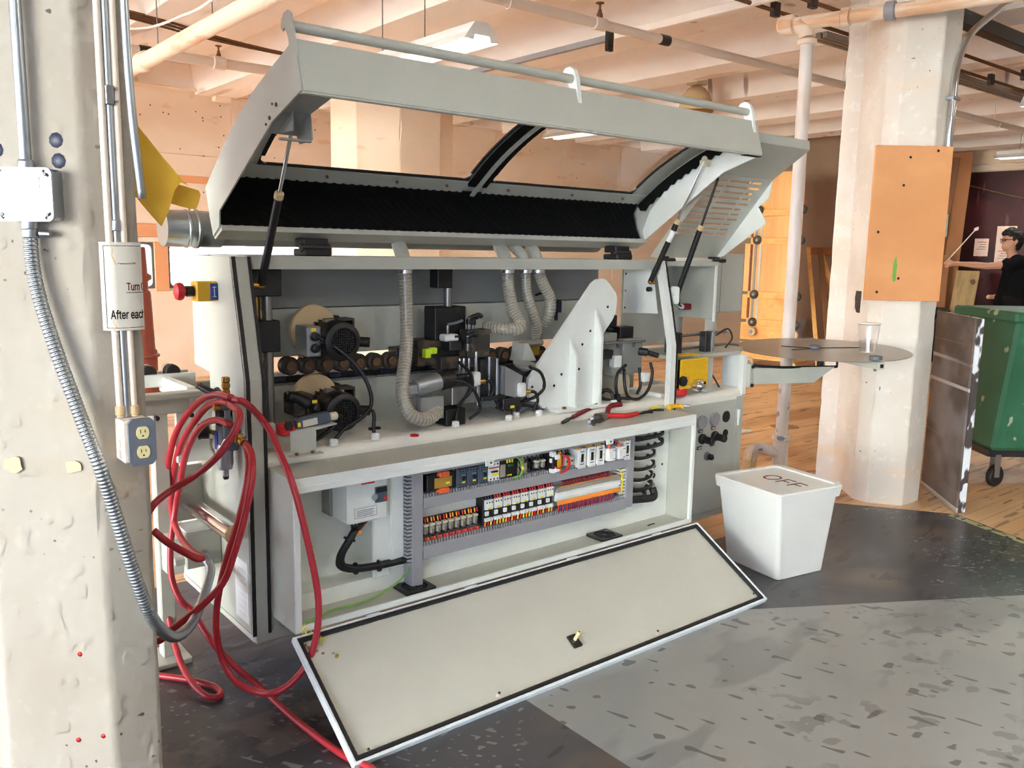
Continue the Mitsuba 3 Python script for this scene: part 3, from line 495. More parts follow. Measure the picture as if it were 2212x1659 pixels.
whole('black_bucket', lathe([(.10, 0), (.12, .25), (.125, .26), (.115, .26), (.1, .02), (0, .02)], (11.7, 5.02, 0), n=20), 'black', 'black bucket left of the carton', 'bucket', 40)
for (y0, y1, z0, z1, lab) in ((5.20, 5.47, 1.36, 1.93, 'larger pink paper notice behind the person\'s head'), (5.57, 5.77, 1.49, 1.75, 'smaller paper notice in front of the person\'s face')):
    k = thing('notice', lab, 'poster'); add(k+'__sheet', box(13.566, 13.57, y0, y1, z0, z1), 'paper_pink')
    if z1 > 1.9: add(k+'__lettering', text('h | d', .055, (13.5655, y1-.07, z1-.13), (0, -1, 0), (0, 0, 1), .001, True), 'ink')
    add(k+'__print', cat(*[box(13.5645, 13.566, y0+.03, y1-.04-.02*(i % 3), z0+.1+i*.035, z0+.108+i*.035) for i in range(4)]), 'lumber_dark')
whole('white_tag_stick', cat(tube([(12.55, 5.70, 1.40), (12.9, 5.5, 1.85)], .008, 6, 1), obox((12.92, 5.49, 1.87), (.3, -1, .4), (0, 0, 1), (1, .3, 0), .06, .05, .01)), 'paper', 'thin pale stick with a white tag held by the person', 'stick')
# plywood rack on casters
k = thing('plywood_rack', 'tall pine plywood rack with horizontal rails and small rubber wheels', 'rack')
rx, rn = unit((-.1, 1, 0)), unit((-1, -.1, 0)); ro = V(9.68, 6.50, 0)
R = lambda a, z, d=0.: ro+rx*a+V(0, 0, z)+rn*d
def rbox(a0, a1, z0, z1, d0, d1, c=.003): return obox(R((a0+a1)/2, (z0+z1)/2, (d0+d1)/2), rx, (0, 0, 1), rn, a1-a0, z1-z0, d1-d0, c)
for z0, z1 in ((2.03, 2.50), (1.67, 2.025), (.97, 1.60), (.60, .93), (.33, .56), (.10, .30)): add(k+'__panel', rbox(-.28, .50, z0, z1, 0, .02), 'plywood' if z0 > .9 else 'pine')
for z in (1.99, 1.63, .935, .575): add(k+'__rail', rbox(-.27, .40, z-.045, z+.04, .02, .06), 'pine')
for z in (2.02, 1.64, .935, .572, .445, .28, .045):
    for a in (-.30, .30):
        w = add(k+'__wheel', lathe([(.025, -.02), (.05, -.02), (.058, -.012), (.058, .012), (.05, .02), (.025, .02)], R(a, z, .07), rn, 20), 'cast' if z > .5 else 'duct_tape', 40)
        add(w+'__hub', lathe([(.024, 0), (.02, .006), (0, .008)], R(a, z, .09), rn, 12), 'steel', 40)
for a, m in ((.34, 'steel'), (.27, 'paper'), (-.22, 'steel'), (.40, 'mahogany')): add(k+'__strap', rbox(a-.015, a+.015, .62, 1.95, .02, .03, 0), m)
add(k+'__base', rbox(-.3, .5, .085, .12, -.3, .05), 'pine')
# dark doorway box beside it and lumber against the shaded wall
for i, (b, t2, w, m, lab) in enumerate((((9.62, 5.80, 0), (10.5, 6.62, 1.56), .05, 'pine', 'thin pine strip leaning furthest left against the shaded wall'), ((9.75, 5.72, 0), (10.6, 6.50, 1.55), .07, 'lumber_dark', 'dark strip leaning just right of the thin pine strip'), ((10.4, 5.75, .1), (10.65, 6.52, 1.5), .06, 'pine', 'pine strip leaning to the right between pipe and column'), ((10.7, 6.1, 0), (10.9, 6.45, 1.15), .3, 'cardboard', 'piece of cardboard leaning beside the column'), ((10.9, 7.0, 0), (11.1, 7.0, .55), .1, 'duct', 'grey panel offcut standing on the floor by the shaded wall'))):
    lean('leaning_strip', lab, 'wood strip', b, t2, w, .03, m, (.62, -.78, 0))
whole('timber_block', box(11.1, 11.199, 6.4, 6.95, 1.47, 1.57, .004), 'tan_board', 'horizontal brown timber on the shaded wall above the leaning strips', 'timber')
for x, y, s, m, lab in ((5.9, 4.2, .07, 'paper', 'small white scrap of paper on the wood floor left of the standpipe'), (6.35, 4.1, .12, 'cardboard', 'torn brown scrap of card on the wood floor right of the standpipe'), (4.9, 3.9, .03, 'black', 'small black scrap on the wood floor by the machine')):
    whole('floor_scrap', place(prism(blob(9, s, 6), 'z', 0, .006), (x, y, .001), unit((.8, -.6, 0)), unit((.6, .8, 0)), V(0, 0, 1)), m, lab, 'scrap')
# turned dark red post at the left, pale cabinets outside the back wall
k = thing('turned_post', 'dark red turned wooden column standing on the floor by the back wall', 'wooden post')
add(k+'__shaft', lathe([(.15, 0), (.15, .22), (.135, .24), (.135, .5), (.12, .52), (.105, 1.0), (.10, 1.03), (.085, 1.04), (.085, 1.12), (.115, 1.14), (.115, 1.17), (.085, 1.19), (.075, 1.40), (.07, 1.42), (0, 1.42)], (2.21, 8.0, 0), n=20), 'mahogany', 40)
for z in (.27, .46): add(k+'__ring', lathe([(.13, -.02), (.155, -.01), (.155, .01), (.13, .02)], (2.21, 8.0, z), n=20), 'mahogany', 40)
# ---------------------------------------------------------------- green bin on casters at the right edge
k = thing('green_bin', 'green plastic wheeled bin cut off by the right edge of the photo', 'bin')
gx, gy = unit((.778, -.628, 0)), unit((.628, .778, 0)); go = V(5.66, 2.10, 0)+gy*.1
def gbox(a0, a1, b0, b1, z0, z1, c): return obox(go+gx*(a0+a1)/2+gy*(b0+b1)/2+V(0, 0, (z0+z1)/2), gx, gy, (0, 0, 1), a1-a0, b1-b0, z1-z0, c)
def taper(m, k0, zc):
    v = m.vertices.copy(); q = (v-go)@gx; v += gx[None]*((zc-v[:, 2])*k0)[:, None]*-1; return trimesh.Trimesh(v, m.faces, process=False)
add(k+'__body', taper(gbox(.055, .85, 0, .7, .25, 1.09, .02), .10, 1.1), 'green_bin'); add(k+'__rim', gbox(.02, .88, -.03, .73, 1.06, 1.13, .015), 'green_bin')
add(k+'__base', gbox(-.02, .80, .05, .6, .20, .25, .006), 'black_metal')
for b in (.08, .55):
    w = add(k+'__caster', lathe([(.03, -.02), (.062, -.02), (.07, -.01), (.07, .01), (.062, .02), (.03, .02)], go+gx*.055+gy*b+V(0, 0, .07), gx*.5-gy, 20), 'rubber', 40)
    add(w+'__fork', cat(*[obox(go+gx*.05+gy*(b+s*.03)+V(0, 0, .14), gx, gy, (0, 0, 1), .035, .005, .15) for s in (-1, 1)]), 'steel')
# ---------------------------------------------------------------- white lidded bin in front
k = thing('white_bin', 'white lidded plastic bin on the dark floor right of the open cabinet door', 'bin')
wb = V(3.395, 2.215, 0); wx, wy = unit((.412, -.068, 0)), unit((.068, .412, 0))
def frus(hx0, hy0, hx1, hy1, z0, z1, r, o0=(0, 0), o1=(0, 0)):
    pts = []
    for hx, hy, z, o in ((hx0, hy0, z0, o0), (hx1, hy1, z1, o1)):
        c = np.array(rrect(-hx, hx, -hy, hy, r, 4).exterior.coords)[:-1]; pts += [wb+wx*(x+o[0])+wy*(y+o[1])+V(0, 0, z) for x, y in c]
    return trimesh.convex.convex_hull(np.array(pts))
add(k+'__body', frus(.148, .165, .188, .192, 0.002, .385, .02, (.032, .02)), 'translucent', 30)
add(k+'__lid', cat(frus(.200, .200, .207, .206, .372, .418, .022), ), 'translucent', 30)
add(k+'__lid_rim', prism(Polygon(), 'z', 0, 1) if False else place(prism(rrect(-.205, .205, -.203, .203, .02).difference(rrect(-.185, .185, -.183, .183, .02)), 'z', 0, .007), wb+V(0, 0, .418), wx, wy, V(0, 0, 1)), 'translucent')
add(k+'__handle', frus(.012, .17, .014, .18, .375, .418, .008, (.232, .02), (.232, .02)), 'translucent', 30)
lt = meshkit.text_mesh('OFF', .09, .0008); lt.apply_scale([.95, 1, 1])
add(k+'__lettering', place(lt, wb+V(0, 0, .4185)+wx*(-.03)+wy*.09, -wy, wx, V(0, 0, 1)), 'marker', label='hand written word in brown marker')
# ================================================================ the person at the far right
import manifold3d as m3
def chain(bones, edge=.03, it=8):
    parts = []
    for pts in bones:
        for (a, ra), (b, rb) in zip(pts[:-1], pts[1:]):
            sp = [m3.Manifold.sphere(r, 20).translate(list(map(float, p))) for p, r in ((a, ra), (b, rb))]; parts.append(m3.Manifold.batch_hull(sp))
    m = m3.Manifold.batch_boolean(parts, m3.OpType.Add).refine_to_length(edge).to_mesh()
    t = trimesh.Trimesh(m.vert_properties[:, :3], m.tri_verts, process=True); trimesh.smoothing.filter_taubin(t, iterations=it); return t
pu, pv, pz = unit((-.778, .628, 0)), unit((.628, .778, 0)), V(0, 0, 1); po = V(12.16, 4.75, 0)
Q = lambda s, d, z: po+pu*s+pv*d+V(0, 0, z)      # s: towards the left of the picture (he faces that way), d: away
per = thing('person', 'person in black T-shirt and shorts with glasses reaching out an arm', 'person')
hand = [[(Q(.70, -.10, 1.385), .026), (Q(.745, -.095, 1.382), .033), (Q(.79, -.09, 1.375), .03)]]
for i, dz in enumerate((.028, .009, -.011, -.029)): hand.append([(Q(.79, -.09, 1.375+dz), .0105), (Q(.825-.004*i, -.086, 1.372+dz), .0095), (Q(.845-.006*i, -.068, 1.366+dz), .0085), (Q(.838-.006*i, -.05, 1.362+dz), .008)])
hand.append([(Q(.745, -.10, 1.40), .013), (Q(.775, -.08, 1.425), .011), (Q(.80, -.06, 1.425), .009)])
body = [[(Q(-.10, 0, .92), .13), (Q(-.12, 0, 1.1), .125), (Q(-.13, 0, 1.3), .135), (Q(-.11, 0, 1.42), .10), (Q(-.07, 0, 1.50), .058), (Q(-.045, 0, 1.57), .056)],
        [(Q(-.09, -.20, 1.42), .068), (Q(-.11, 0, 1.40), .09), (Q(-.15, .19, 1.40), .065)],
        [(Q(-.10, -.07, .95), .115), (Q(-.09, .09, .93), .11)],
        [(Q(-.09, -.20, 1.42), .062), (Q(.10, -.19, 1.385), .052), (Q(.33, -.15, 1.36), .042), (Q(.45, -.13, 1.37), .043), (Q(.70, -.10, 1.385), .027)],
        [(Q(-.15, .19, 1.40), .06), (Q(-.22, .23, 1.18), .05), (Q(-.12, .22, .98), .04), (Q(.02, .18, .95), .028), (Q(.09, .17, .95), .03)],
        [(Q(-.10, -.10, .90), .10), (Q(-.03, -.10, .50), .062), (Q(-.05, -.10, .36), .06), (Q(-.09, -.10, .10), .04), (Q(-.08, -.10, .06), .042)],
        [(Q(-.10, .10, .90), .10), (Q(-.06, .12, .50), .062), (Q(-.08, .12, .36), .06), (Q(-.12, .12, .10), .04), (Q(-.11, .12, .06), .042)]]
head = [[(Q(-.055, 0, 1.70), .098), (Q(-.02, 0, 1.72), .092)], [(Q(-.03, 0, 1.68), .085), (Q(.015, 0, 1.62), .058), (Q(.03, 0, 1.605), .045)], [(Q(-.02, 0, 1.66), .075), (Q(-.045, 0, 1.57), .056)],
        [(Q(.06, 0, 1.69), .012), (Q(.088, 0, 1.665), .014)], [(Q(.055, 0, 1.632), .018), (Q(.062, 0, 1.625), .016)]]
for d in (-.094, .094): head.append([(Q(-.045, d, 1.70), .014), (Q(-.05, d*1.06, 1.68), .018), (Q(-.04, d, 1.655), .011)])
add(per+'__body', chain(body+head+hand, .022, 6), 'skin', True)
for d in (-.035, .035): add(per+'__eye', trimesh.creation.icosphere(2, .011).apply_translation(Q(.055, d, 1.70)), 'black', True)
add(per+'__mouth', tube([Q(.058, -.022, 1.622), Q(.072, 0, 1.624), Q(.058, .022, 1.622)], .005, 6, 4), 'mahogany', True)
hair = chain([[(Q(-.075, 0, 1.73), .112), (Q(-.02, 0, 1.775), .09), (Q(.03, 0, 1.785), .05)], [(Q(-.09, 0, 1.70), .10), (Q(-.115, 0, 1.66), .07), (Q(-.11, 0, 1.61), .045)]], .02, 4)
hair.vertices += hair.vertex_normals*((meshkit.fbm(hair.vertices*28, 3)-.45)*.035)[:, None]
cut = hair.vertices - Q(0, 0, 0); keep = ~(((cut[hair.faces]@pu).mean(1) > .0) & (cut[hair.faces][:, :, 2].mean(1) < 1.745)); hair.update_faces(keep)
add(per+'__hair', hair, 'hair', True)
gl = add(per+'__glasses', cat(*[place(prism(rrect(-.024, .024, -.018, .018, .01).difference(rrect(-.019, .019, -.013, .013, .007)), 'z', 0, .004), Q(.075, d, 1.698), pv, pz, pu) for d in (-.032, .032)], tube([Q(.075, -.056, 1.705), Q(.0, -.095, 1.705), Q(-.045, -.10, 1.70)], .0035, 6, 3), tube([Q(.075, .056, 1.705), Q(.0, .095, 1.705), Q(-.045, .10, 1.70)], .0035, 6, 3), tube([Q(.077, -.008, 1.70), Q(.077, .008, 1.70)], .003, 6, 1)), 'black')
shirt = chain([[(Q(-.10, 0, .88), .152), (Q(-.12, 0, 1.1), .142), (Q(-.13, 0, 1.3), .148), (Q(-.11, 0, 1.40), .118)], [(Q(-.10, -.08, .90), .135), (Q(-.09, .1, .88), .13)], [(Q(-.10, -.08, .9), .135), (Q(-.12, -.1, 1.3), .10)], [(Q(-.10, .1, .88), .13), (Q(-.14, .1, 1.3), .10)],
               [(Q(-.09, -.20, 1.42), .086), (Q(-.11, 0, 1.42), .10), (Q(-.15, .19, 1.40), .083)], [(Q(-.09, -.20, 1.42), .08), (Q(.10, -.19, 1.375), .082)], [(Q(-.15, .19, 1.40), .08), (Q(-.20, .22, 1.2), .08)]], .025, 5)
shirt.vertices += shirt.vertex_normals*((meshkit.fbm(shirt.vertices*9, 3)-.5)*.03)[:, None]
add(per+'__shirt', shirt, 'black_cloth', True)
add(per+'__shorts', chain([[(Q(-.10, -.08, .93), .14), (Q(-.10, .09, .93), .14)], [(Q(-.10, -.10, .90), .125), (Q(-.04, -.10, .47), .095)], [(Q(-.10, .11, .90), .125), (Q(-.07, .12, .47), .095)]], .025, 5), 'shorts', True)
for d, o in ((-.10, 0), (.12, -.03)):
    sh = add(per+'__shoe', chain([[(Q(-.12+o, d, .055), .05), (Q(-.02+o, d, .052), .048), (Q(.10+o, d, .042), .04), (Q(.15+o, d, .036), .034)], [(Q(-.10+o, d, .06), .05), (Q(-.09+o, d, .10), .05)]], .015, 4), 'black', True)
    add(sh+'__sole', obox(Q(.0+o, d, .009), pu, pv, pz, .31, .09, .018, .008), 'rubber')
# ================================================================ the edge banding machine
EB = thing('edge_banding_machine', 'large light grey edge banding machine with its hood raised and electrical cabinet door folded down', 'machine')
def mp(name, mesh, m, smooth=False, label=None, kind=None): return add(f'{EB}__{name}', mesh, m, smooth, label, kind)
X0, X1 = 1.02, 3.01
PROF = [(2.667, 1.415), (2.645, 1.32), (2.61, 1.18), (2.577, 1.034), (2.574, .8), (2.579, .187)]      # the slanted front edge of both ends
# ---- body, shelf, cabinet
mp('shelf', prism(Polygon([(2.90, .785)]+[(2.605-.03*math.sin(a), .755+.03*math.cos(a)) for a in np.linspace(0, math.pi/2, 7)]+[(2.575, .735), (2.60, .735), (2.60, .755), (2.90, .765)]), 'x', X0+.01, 3.585), 'shelf', 30)
mp('lower_back_plate', box(1.05, 3.0, 2.86, 2.868, .78, .968, .002), 'grey')
mp('upper_back_plate', box(1.05, 2.78, 2.866, 2.874, 1.06, 1.23, .002), 'grey')
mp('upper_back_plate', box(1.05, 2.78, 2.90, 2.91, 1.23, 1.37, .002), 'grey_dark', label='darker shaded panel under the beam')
mp('rear_body', cat(box(1.03, 3.55, 3.28, 3.30, .15, .93, .004), box(1.03, 3.58, 2.58, 2.60, .15, .25, .003), box(1.03, 3.58, 2.60, 3.28, .15, .17)), 'grey')
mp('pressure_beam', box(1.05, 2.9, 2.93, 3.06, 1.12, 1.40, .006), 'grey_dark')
mp('beam', prism([(2.662, 1.375), (2.662, 1.418), (3.02, 1.418), (3.02, 1.375), (3.014, 1.375), (3.014, 1.412), (2.668, 1.412), (2.668, 1.375)], 'x', X0+.05, 3.0), 'grey')
cb = [box(1.078, 2.985, 2.38, 2.57, .735, .747, .003), box(1.078, 1.09, 2.38, 2.575, .25, .74), box(2.972, 2.985, 2.38, 2.575, .25, .74), box(1.078, 2.985, 2.38, 2.575, .246, .256)]
cabinet = mp('cabinet', cat(*cb), 'grey', label='electrical cabinet box under the shelf')
add(cabinet+'__flange', cat(box(1.078, 2.985, 2.374, 2.39, .70, .722, .002), box(1.078, 2.985, 2.376, 2.382, .72, .747, .002), box(1.078, 1.098, 2.374, 2.388, .256, .72, .002), box(2.966, 2.985, 2.374, 2.388, .256, .72, .002), box(1.078, 2.985, 2.374, 2.386, .25, .27, .002)), 'grey_light')
add(cabinet+'__back_panel', cat(box(1.50, 2.97, 2.515, 2.52, .256, .735), box(1.09, 1.50, 2.62, 2.625, .30, .735), box(1.09, 1.50, 2.515, 2.62, .305, .312), box(1.09, 1.50, 2.515, 2.52, .256, .31), box(1.497, 1.503, 2.515, 2.62, .31, .735)), 'inner')
add(cabinet+'__mounting_post', cat(box(1.425, 1.49, 2.50, 2.515, .31, .72, .003), box(1.485, 1.54, 2.485, 2.515, .34, .72, .003)), 'grey_light')
for x in (1.83, 2.44): add(cabinet+'__latch_tab', cat(box(x-.02, x+.02, 2.371, 2.376, .682, .706, .002)), 'grey_light'); add(cabinet+'__hole', cyl((x+.004, 2.3715, .694), (x+.004, 2.370, .694), .004, 8), 'black')
for x, lab in ((1.565, 'fan grille at the foot of the vertical duct'), (2.515, 'fan grille at the right of the cabinet floor')):
    g = add(cabinet+'__fan_grille', prism(rrect(x-.06, x+.06, 2.405, 2.51, .006).difference(Point(x, 2.4575).buffer(.046)), 'z', .256, .266), 'black_metal', label=lab)
    add(g+'__rings', cat(*[lathe([(r, 0), (r+.002, .002), (r+.004, 0)], (x, 2.4575, .262), n=24) for r in (.012, .019, .026, .033, .04)], lathe([(.011, 0), (.010, .004), (0, .004)], (x, 2.4575, .262)), *[obox((x+.026*math.cos(a), 2.4575+.026*math.sin(a), .262), (math.cos(a), math.sin(a), 0), (-math.sin(a), math.cos(a), 0), (0, 0, 1), .05, .003, .003) for a in (.6, 2.2, 3.7, 5.3)]), 'black')
    add(g+'__blade', box(x-.045, x+.045, 2.412, 2.503, .2555, .2575), 'black')
add(cabinet+'__floor_slot', obox((2.80, 2.45, .257), (1, .1, 0), (-.1, 1, 0), (0, 0, 1), .05, .007, .002), 'black')
# right back panel with drilled holes and cable loops
for i, z in enumerate((.645, .60, .552, .50, .455, .41, .37)):
    for j, x in enumerate((2.83, 2.875, 2.93)):
        if (j == 2 and i not in (1, 3)) or (j == 0 and i > 5): continue
        add(cabinet+'__hole', cyl((x, 2.5155, z), (x, 2.513, z), (.012, .012, .005)[j], 14), 'black' if (i+j) % 3 else 'duct')
for i, z in enumerate((.655, .612, .565, .515, .468, .425, .385)):
    x1 = (2.90, 2.90, 2.85, 2.85, 2.84, 2.84, 2.80)[i]
    for q in range(3): add(cabinet+'__cable', tube([(2.66, 2.50, z+.008*q), (2.72, 2.475-.006*q, z+.006*q-.008), (x1-.05, 2.47-.004*q, z+.005*q-.004), (x1-.01, 2.485, z+.006*q+.006), (x1, 2.513, z+.012)], .0075-.001*q, 8, 5), 'black' if q else ('hose_rib' if i in (2, 3, 4) else 'black'), True)
add(cabinet+'__strain_relief', tube([(2.66, 2.48, .385), (2.80, 2.47, .372), (2.84, 2.475, .378), (2.842, 2.49, .41)], .017, 12, 5), 'rubber', True)
# ---- cable ducts
mp('cable_duct', box(1.555, 1.60, 2.455, 2.512, .262, .70, .002), 'duct', label='vertical cable duct reaching the cabinet floor'); mp('cable_duct', box(2.632, 2.68, 2.455, 2.512, .36, .70, .002), 'duct')
for z0, z1 in ((.668, .70), (.543, .582), (.357, .405)): mp('cable_duct', cat(box(1.60, 2.632, 2.452, 2.456, z0, z1, .0015), box(1.60, 2.632, 2.456, 2.512, z1-.004, z1), box(1.60, 2.632, 2.456, 2.512, z0, z0+.004)), 'duct')
comb = [box(1.535, 1.556, 2.458+.012*0, 2.508, z, z+.0075) for z in np.arange(.345, .70, .0135)]+[box(1.534, 1.537, 2.49, 2.512, .34, .70)]
mp('duct_comb', cat(*comb), 'duct', kind='stuff', label='slotted edge of the vertical duct')
for z1, z2 in ((.405, .425), (.582, .60), ):
    mp('duct_comb', cat(*[box(x, x+.006, 2.458, 2.51, z1, z2-.006) for x in np.arange(1.605, 2.63, .0125)]), 'duct', kind='stuff', label='comb of fingers on a horizontal duct')
mp('duct_comb', cat(*[box(2.605, 2.632, 2.46, 2.508, z, z+.007) for z in np.arange(.41, .54, .0145)]), 'grey_light', kind='stuff', label='pale comb at the end of the terminal row')
mp('rail', cat(box(1.61, 2.625, 2.505, 2.513, .60, .635), box(1.61, 2.625, 2.505, 2.513, .455, .49)), 'black')
mp('wiring', cat(*[tube([(x, 2.49, z), (x+rng.uniform(-.01, .01), 2.48, z+.02), (x+rng.uniform(-.02, .02), 2.49, z+.05)], .003, 5, 3) for x in np.arange(1.62, 2.62, .02) for z in (.585, .625)]), 'black', True, kind='stuff', label='dark wiring behind the upper row')
YB = 2.512
def device(name, x0, x1, z0, z1, dep, m, label=None): return mp(name, box(x0, x1, YB-dep, YB, z0, z1, .002), m, True and 30, label)
def front(y, x0, x1, z0, z1, t=.0015): return box(x0, x1, y-t, y+.0005, z0, z1)
# transformer
t = device('transformer', 1.617, 1.735, .60, .662, .055, 'black'); yf = YB-.055
add(t+'__plate', front(yf, 1.648, 1.722, .607, .645), 'label_gold'); add(t+'__tag', front(yf-.0015, 1.695, 1.713, .618, .626), 'pale_yellow')
for x, z in ((1.665, .648), (1.665, .588)): add(t+'__terminal_block', cat(box(x, x+.042, yf-.012, yf+.01, z, z+.018, .003), box(x-.006, x, yf-.006, yf+.006, z+.004, z+.014)), 'orange')
for x in (1.69, 1.706, 1.722, 1.738): mp('yellow_ferrule', cyl((x, 2.47, .655), (x, 2.475, .673), .0045, 8), 'pale_yellow', True)
# three motor breakers
for i, x in enumerate((1.748, 1.796, 1.845)):
    b = device('motor_breaker', x, x+.044, .592, .664, .05, 'breaker', 'grey blue motor breaker'); yb = YB-.05
    add(b+'__upper_block', box(x+.002, x+.042, yb-.008, yb, .645, .662, .002), 'breaker'); add(b+'__lower_block', box(x+.002, x+.042, yb-.006, yb, .592, .603, .002), 'breaker')
    add(b+'__stripe', front(yb, x+.022, x+.04, .6355, .6385), 'cyan'); add(b+'__tag', front(yb, x+.024, x+.038, .607, .613), 'pale_yellow')
    add(b+'__knob', cat(cyl((x+.030, yb, .625), (x+.030, yb-.006, .625), .0075, 14, c=.001), box(x+.0285, x+.0315, yb-.009, yb-.005, .619, .631)), 'black')
    add(b+'__terminal_hole', cat(*[cyl((x+.009+.013*q, yb-.0085, .654), (x+.009+.013*q, yb-.0075, .654), .003, 8) for q in range(3)], *[cyl((x+.009+.013*q, yb-.0066, .597), (x+.009+.013*q, yb-.0055, .597), .003, 8) for q in range(3)]), 'black')
b = device('circuit_breaker', 1.893, 1.948, .592, .668, .048, 'white', 'white circuit breaker'); yb = YB-.048
add(b+'__stripe', front(yb, 1.897, 1.945, .641, .6455), 'red'); add(b+'__tag', front(yb, 1.91, 1.944, .612, .622), 'pale_yellow'); add(b+'__lever', box(1.905, 1.935, yb-.008, yb, .626, .632, .001), 'black')
add(b+'__terminal_hole', cat(*[cyl((x, yb-.001, z), (x, yb+.001, z), .0035, 8) for x in (1.905, 1.921, 1.938) for z in (.656, .600)]), 'black')
# power supply with yellow wires, vent block
p = device('power_supply', 1.956, 2.035, .592, .665, .045, 'black', 'black power supply with yellow wires'); yb = YB-.045
add(p+'__plug', box(1.985, 2.01, yb-.012, yb, .638, .65, .002), 'green'); add(p+'__cover', box(1.95, 1.975, yb-.006, yb, .60, .65, .002), 'clear_hose')
for q in range(3): add(p+'__wire', tube([(1.968+.012*q, yb+.01, .684), (1.974+.012*q, yb-.01, .672), (1.98+.012*q, yb-.008, .655)], .004, 7, 4), 'pale_yellow', True)
add(p+'__wire', tube([(2.0, yb+.01, .69), (2.02, yb-.015, .675), (2.043, yb-.02, .645), (2.045, yb-.02, .62), (2.035, yb-.018, .60), (2.005, yb-.012, .592)], .0045, 7, 6), 'green_wire', True); add(p+'__ferrule', tube([(2.045, yb-.02, .635), (2.046, yb-.02, .622)], .0055, 8, 1), 'pale_yellow', True)
for q in range(3): add(p+'__tag', front(yb, 1.984+.009*q, 1.99+.009*q, .600, .606), 'pale_yellow')
v = device('vented_block', 2.052, 2.10, .59, .672, .03, 'beige', 'vented beige block'); add(v+'__slot', cat(*[front(YB-.03, 2.055+.011*i, 2.063+.011*i, z, z+.0022) for i in range(4) for z in np.arange(.596, .668, .0055)]), 'black')
def relay_clear(x, z0, z1, dep=.038):
    r = device('relay', x, x+.0235, z0, z1, dep-.016, 'black', 'black relay under a clear cover'); yb = YB-dep
    add(r+'__cover', box(x+.002, x+.0215, yb, yb+.018, z0+.008, z1-.012, .004), 'clear_hose'); add(r+'__coil', box(x+.006, x+.017, yb-.001, yb+.002, z0+.012, z1-.022, .002), 'steel')
    add(r+'__top', box(x+.001, x+.0225, yb-.001, yb+.02, z1-.011, z1-.002, .002), 'beige'); return r
for x in (2.125, 2.155): relay_clear(x, .60, .642, .05)
s = device('safety_relay', 2.19, 2.232, .588, .668, .075, 'black', 'yellow, black and white safety relay'); yb = YB-.075
add(s+'__face', front(yb, 2.215, 2.233, .589, .667, .004), 'yellow'); add(s+'__terminal_block', cat(box(2.187, 2.208, yb-.004, yb+.02, .651, .672, .003), box(2.20, 2.222, yb-.01, yb+.01, .64, .66, .003)), 'white'); add(s+'__terminal_block', cat(box(2.187, 2.208, yb-.004, yb+.02, .585, .603, .003), box(2.20, 2.222, yb-.01, yb+.01, .59, .606, .003)), 'white')
add(s+'__display', front(yb+.012, 2.184, 2.196, .628, .645, .01), 'white')
for q in range(3): add(s+'__wire', tube([(2.222, yb-.008, .66), (2.245+.004*q, yb-.02, .648), (2.252+.004*q, yb-.025, .62), (2.24+.004*q, yb-.022, .595), (2.218, yb-.012, .585)], .0032, 6, 6), 'red', True)
add(s+'__wire', tube([(2.19, yb-.012, .615), (2.21, yb-.02, .608), (2.232, yb-.016, .625), (2.24, yb-.01, .655)], .003, 6, 5), 'red', True)
for x in (2.265, 2.292): f_ = device('fuse_holder', x, x+.024, .60, .636, .062, 'beige', 'beige fuse holder'); add(f_+'__hole', cyl((x+.015, YB-.0625, .618), (x+.015, YB-.0615, .618), .0045, 10), 'black')
def contactor_big(x, w=.047):
    c = mp('large_contactor', cat(box(x, x+w, YB-.07, YB, .585, .66, .003), *[box(x+.003+q*(w-.006)/5, x+.003+q*(w-.006)/5+.005, YB-.074, YB-.068, z, z+.006) for q in range(5) for z in (.581, .657)]), 'white', 30, 'white contactor'); yb = YB-.07
    add(c+'__window', box(x+w*.36, x+w*.66, yb-.002, yb+.002, .607, .641, .001), 'black'); add(c+'__tag', front(yb, x+w*.76, x+w*.9, .618, .626), 'pale_yellow')
    add(c+'__terminal_hole', cat(*[cyl((x+w*(.34+.16*q), yb-.001, z), (x+w*(.34+.16*q), yb+.001, z), .0024, 8) for q in range(3) for z in (.65, .598)]), 'black')
    for q in range(3): mp('ferrule', cyl((x+.01+.012*q, YB-.055, .662), (x+.008+.012*q, YB-.03, .676), .0042, 7), 'ferrule' if q != 1 else 'pale_yellow', True); mp('wire', tube([(x+.01+.012*q, YB-.055, .663), (x+.008+.012*q, YB-.03, .676), (x+.006+.012*q, YB-.01, .70)], .0036, 6, 3), 'black', True)
    mp('ferrule', cyl((x+.02, YB-.062, .583), (x+.019, YB-.05, .576), .0042, 7), 'ferrule', True); mp('ferrule', cyl((x+.033, YB-.062, .583), (x+.032, YB-.05, .576), .0042, 7), 'ferrule', True)
for x in (2.332, 2.388, 2.438): contactor_big(x)
for x in (2.492, 2.552):
    m_ = device('auxiliary_module', x, x+.042, .592, .645, .085, 'white', 'small white module with red wires'); yb = YB-.085
    add(m_+'__lettering', front(yb, x+.003, x+.022, .603, .63), 'grey_light'); add(m_+'__terminal_hole', cat(*[cyl((x+.028+.008*q, yb-.001, z), (x+.028+.008*q, yb+.001, z), .002, 8) for q in range(2) for z in (.60, .636)]), 'black')
    add(m_+'__wire', tube([(x+.01, yb+.01, .652), (x-.002, yb+.02, .672), (x-.02, yb+.05, .70)], .0032, 6, 4), 'red', True); add(m_+'__ferrule', tube([(x+.013, yb+.008, .648), (x+.008, yb+.012, .658)], .006, 8, 1), 'orange', True)
contactor_big(2.60, .04)
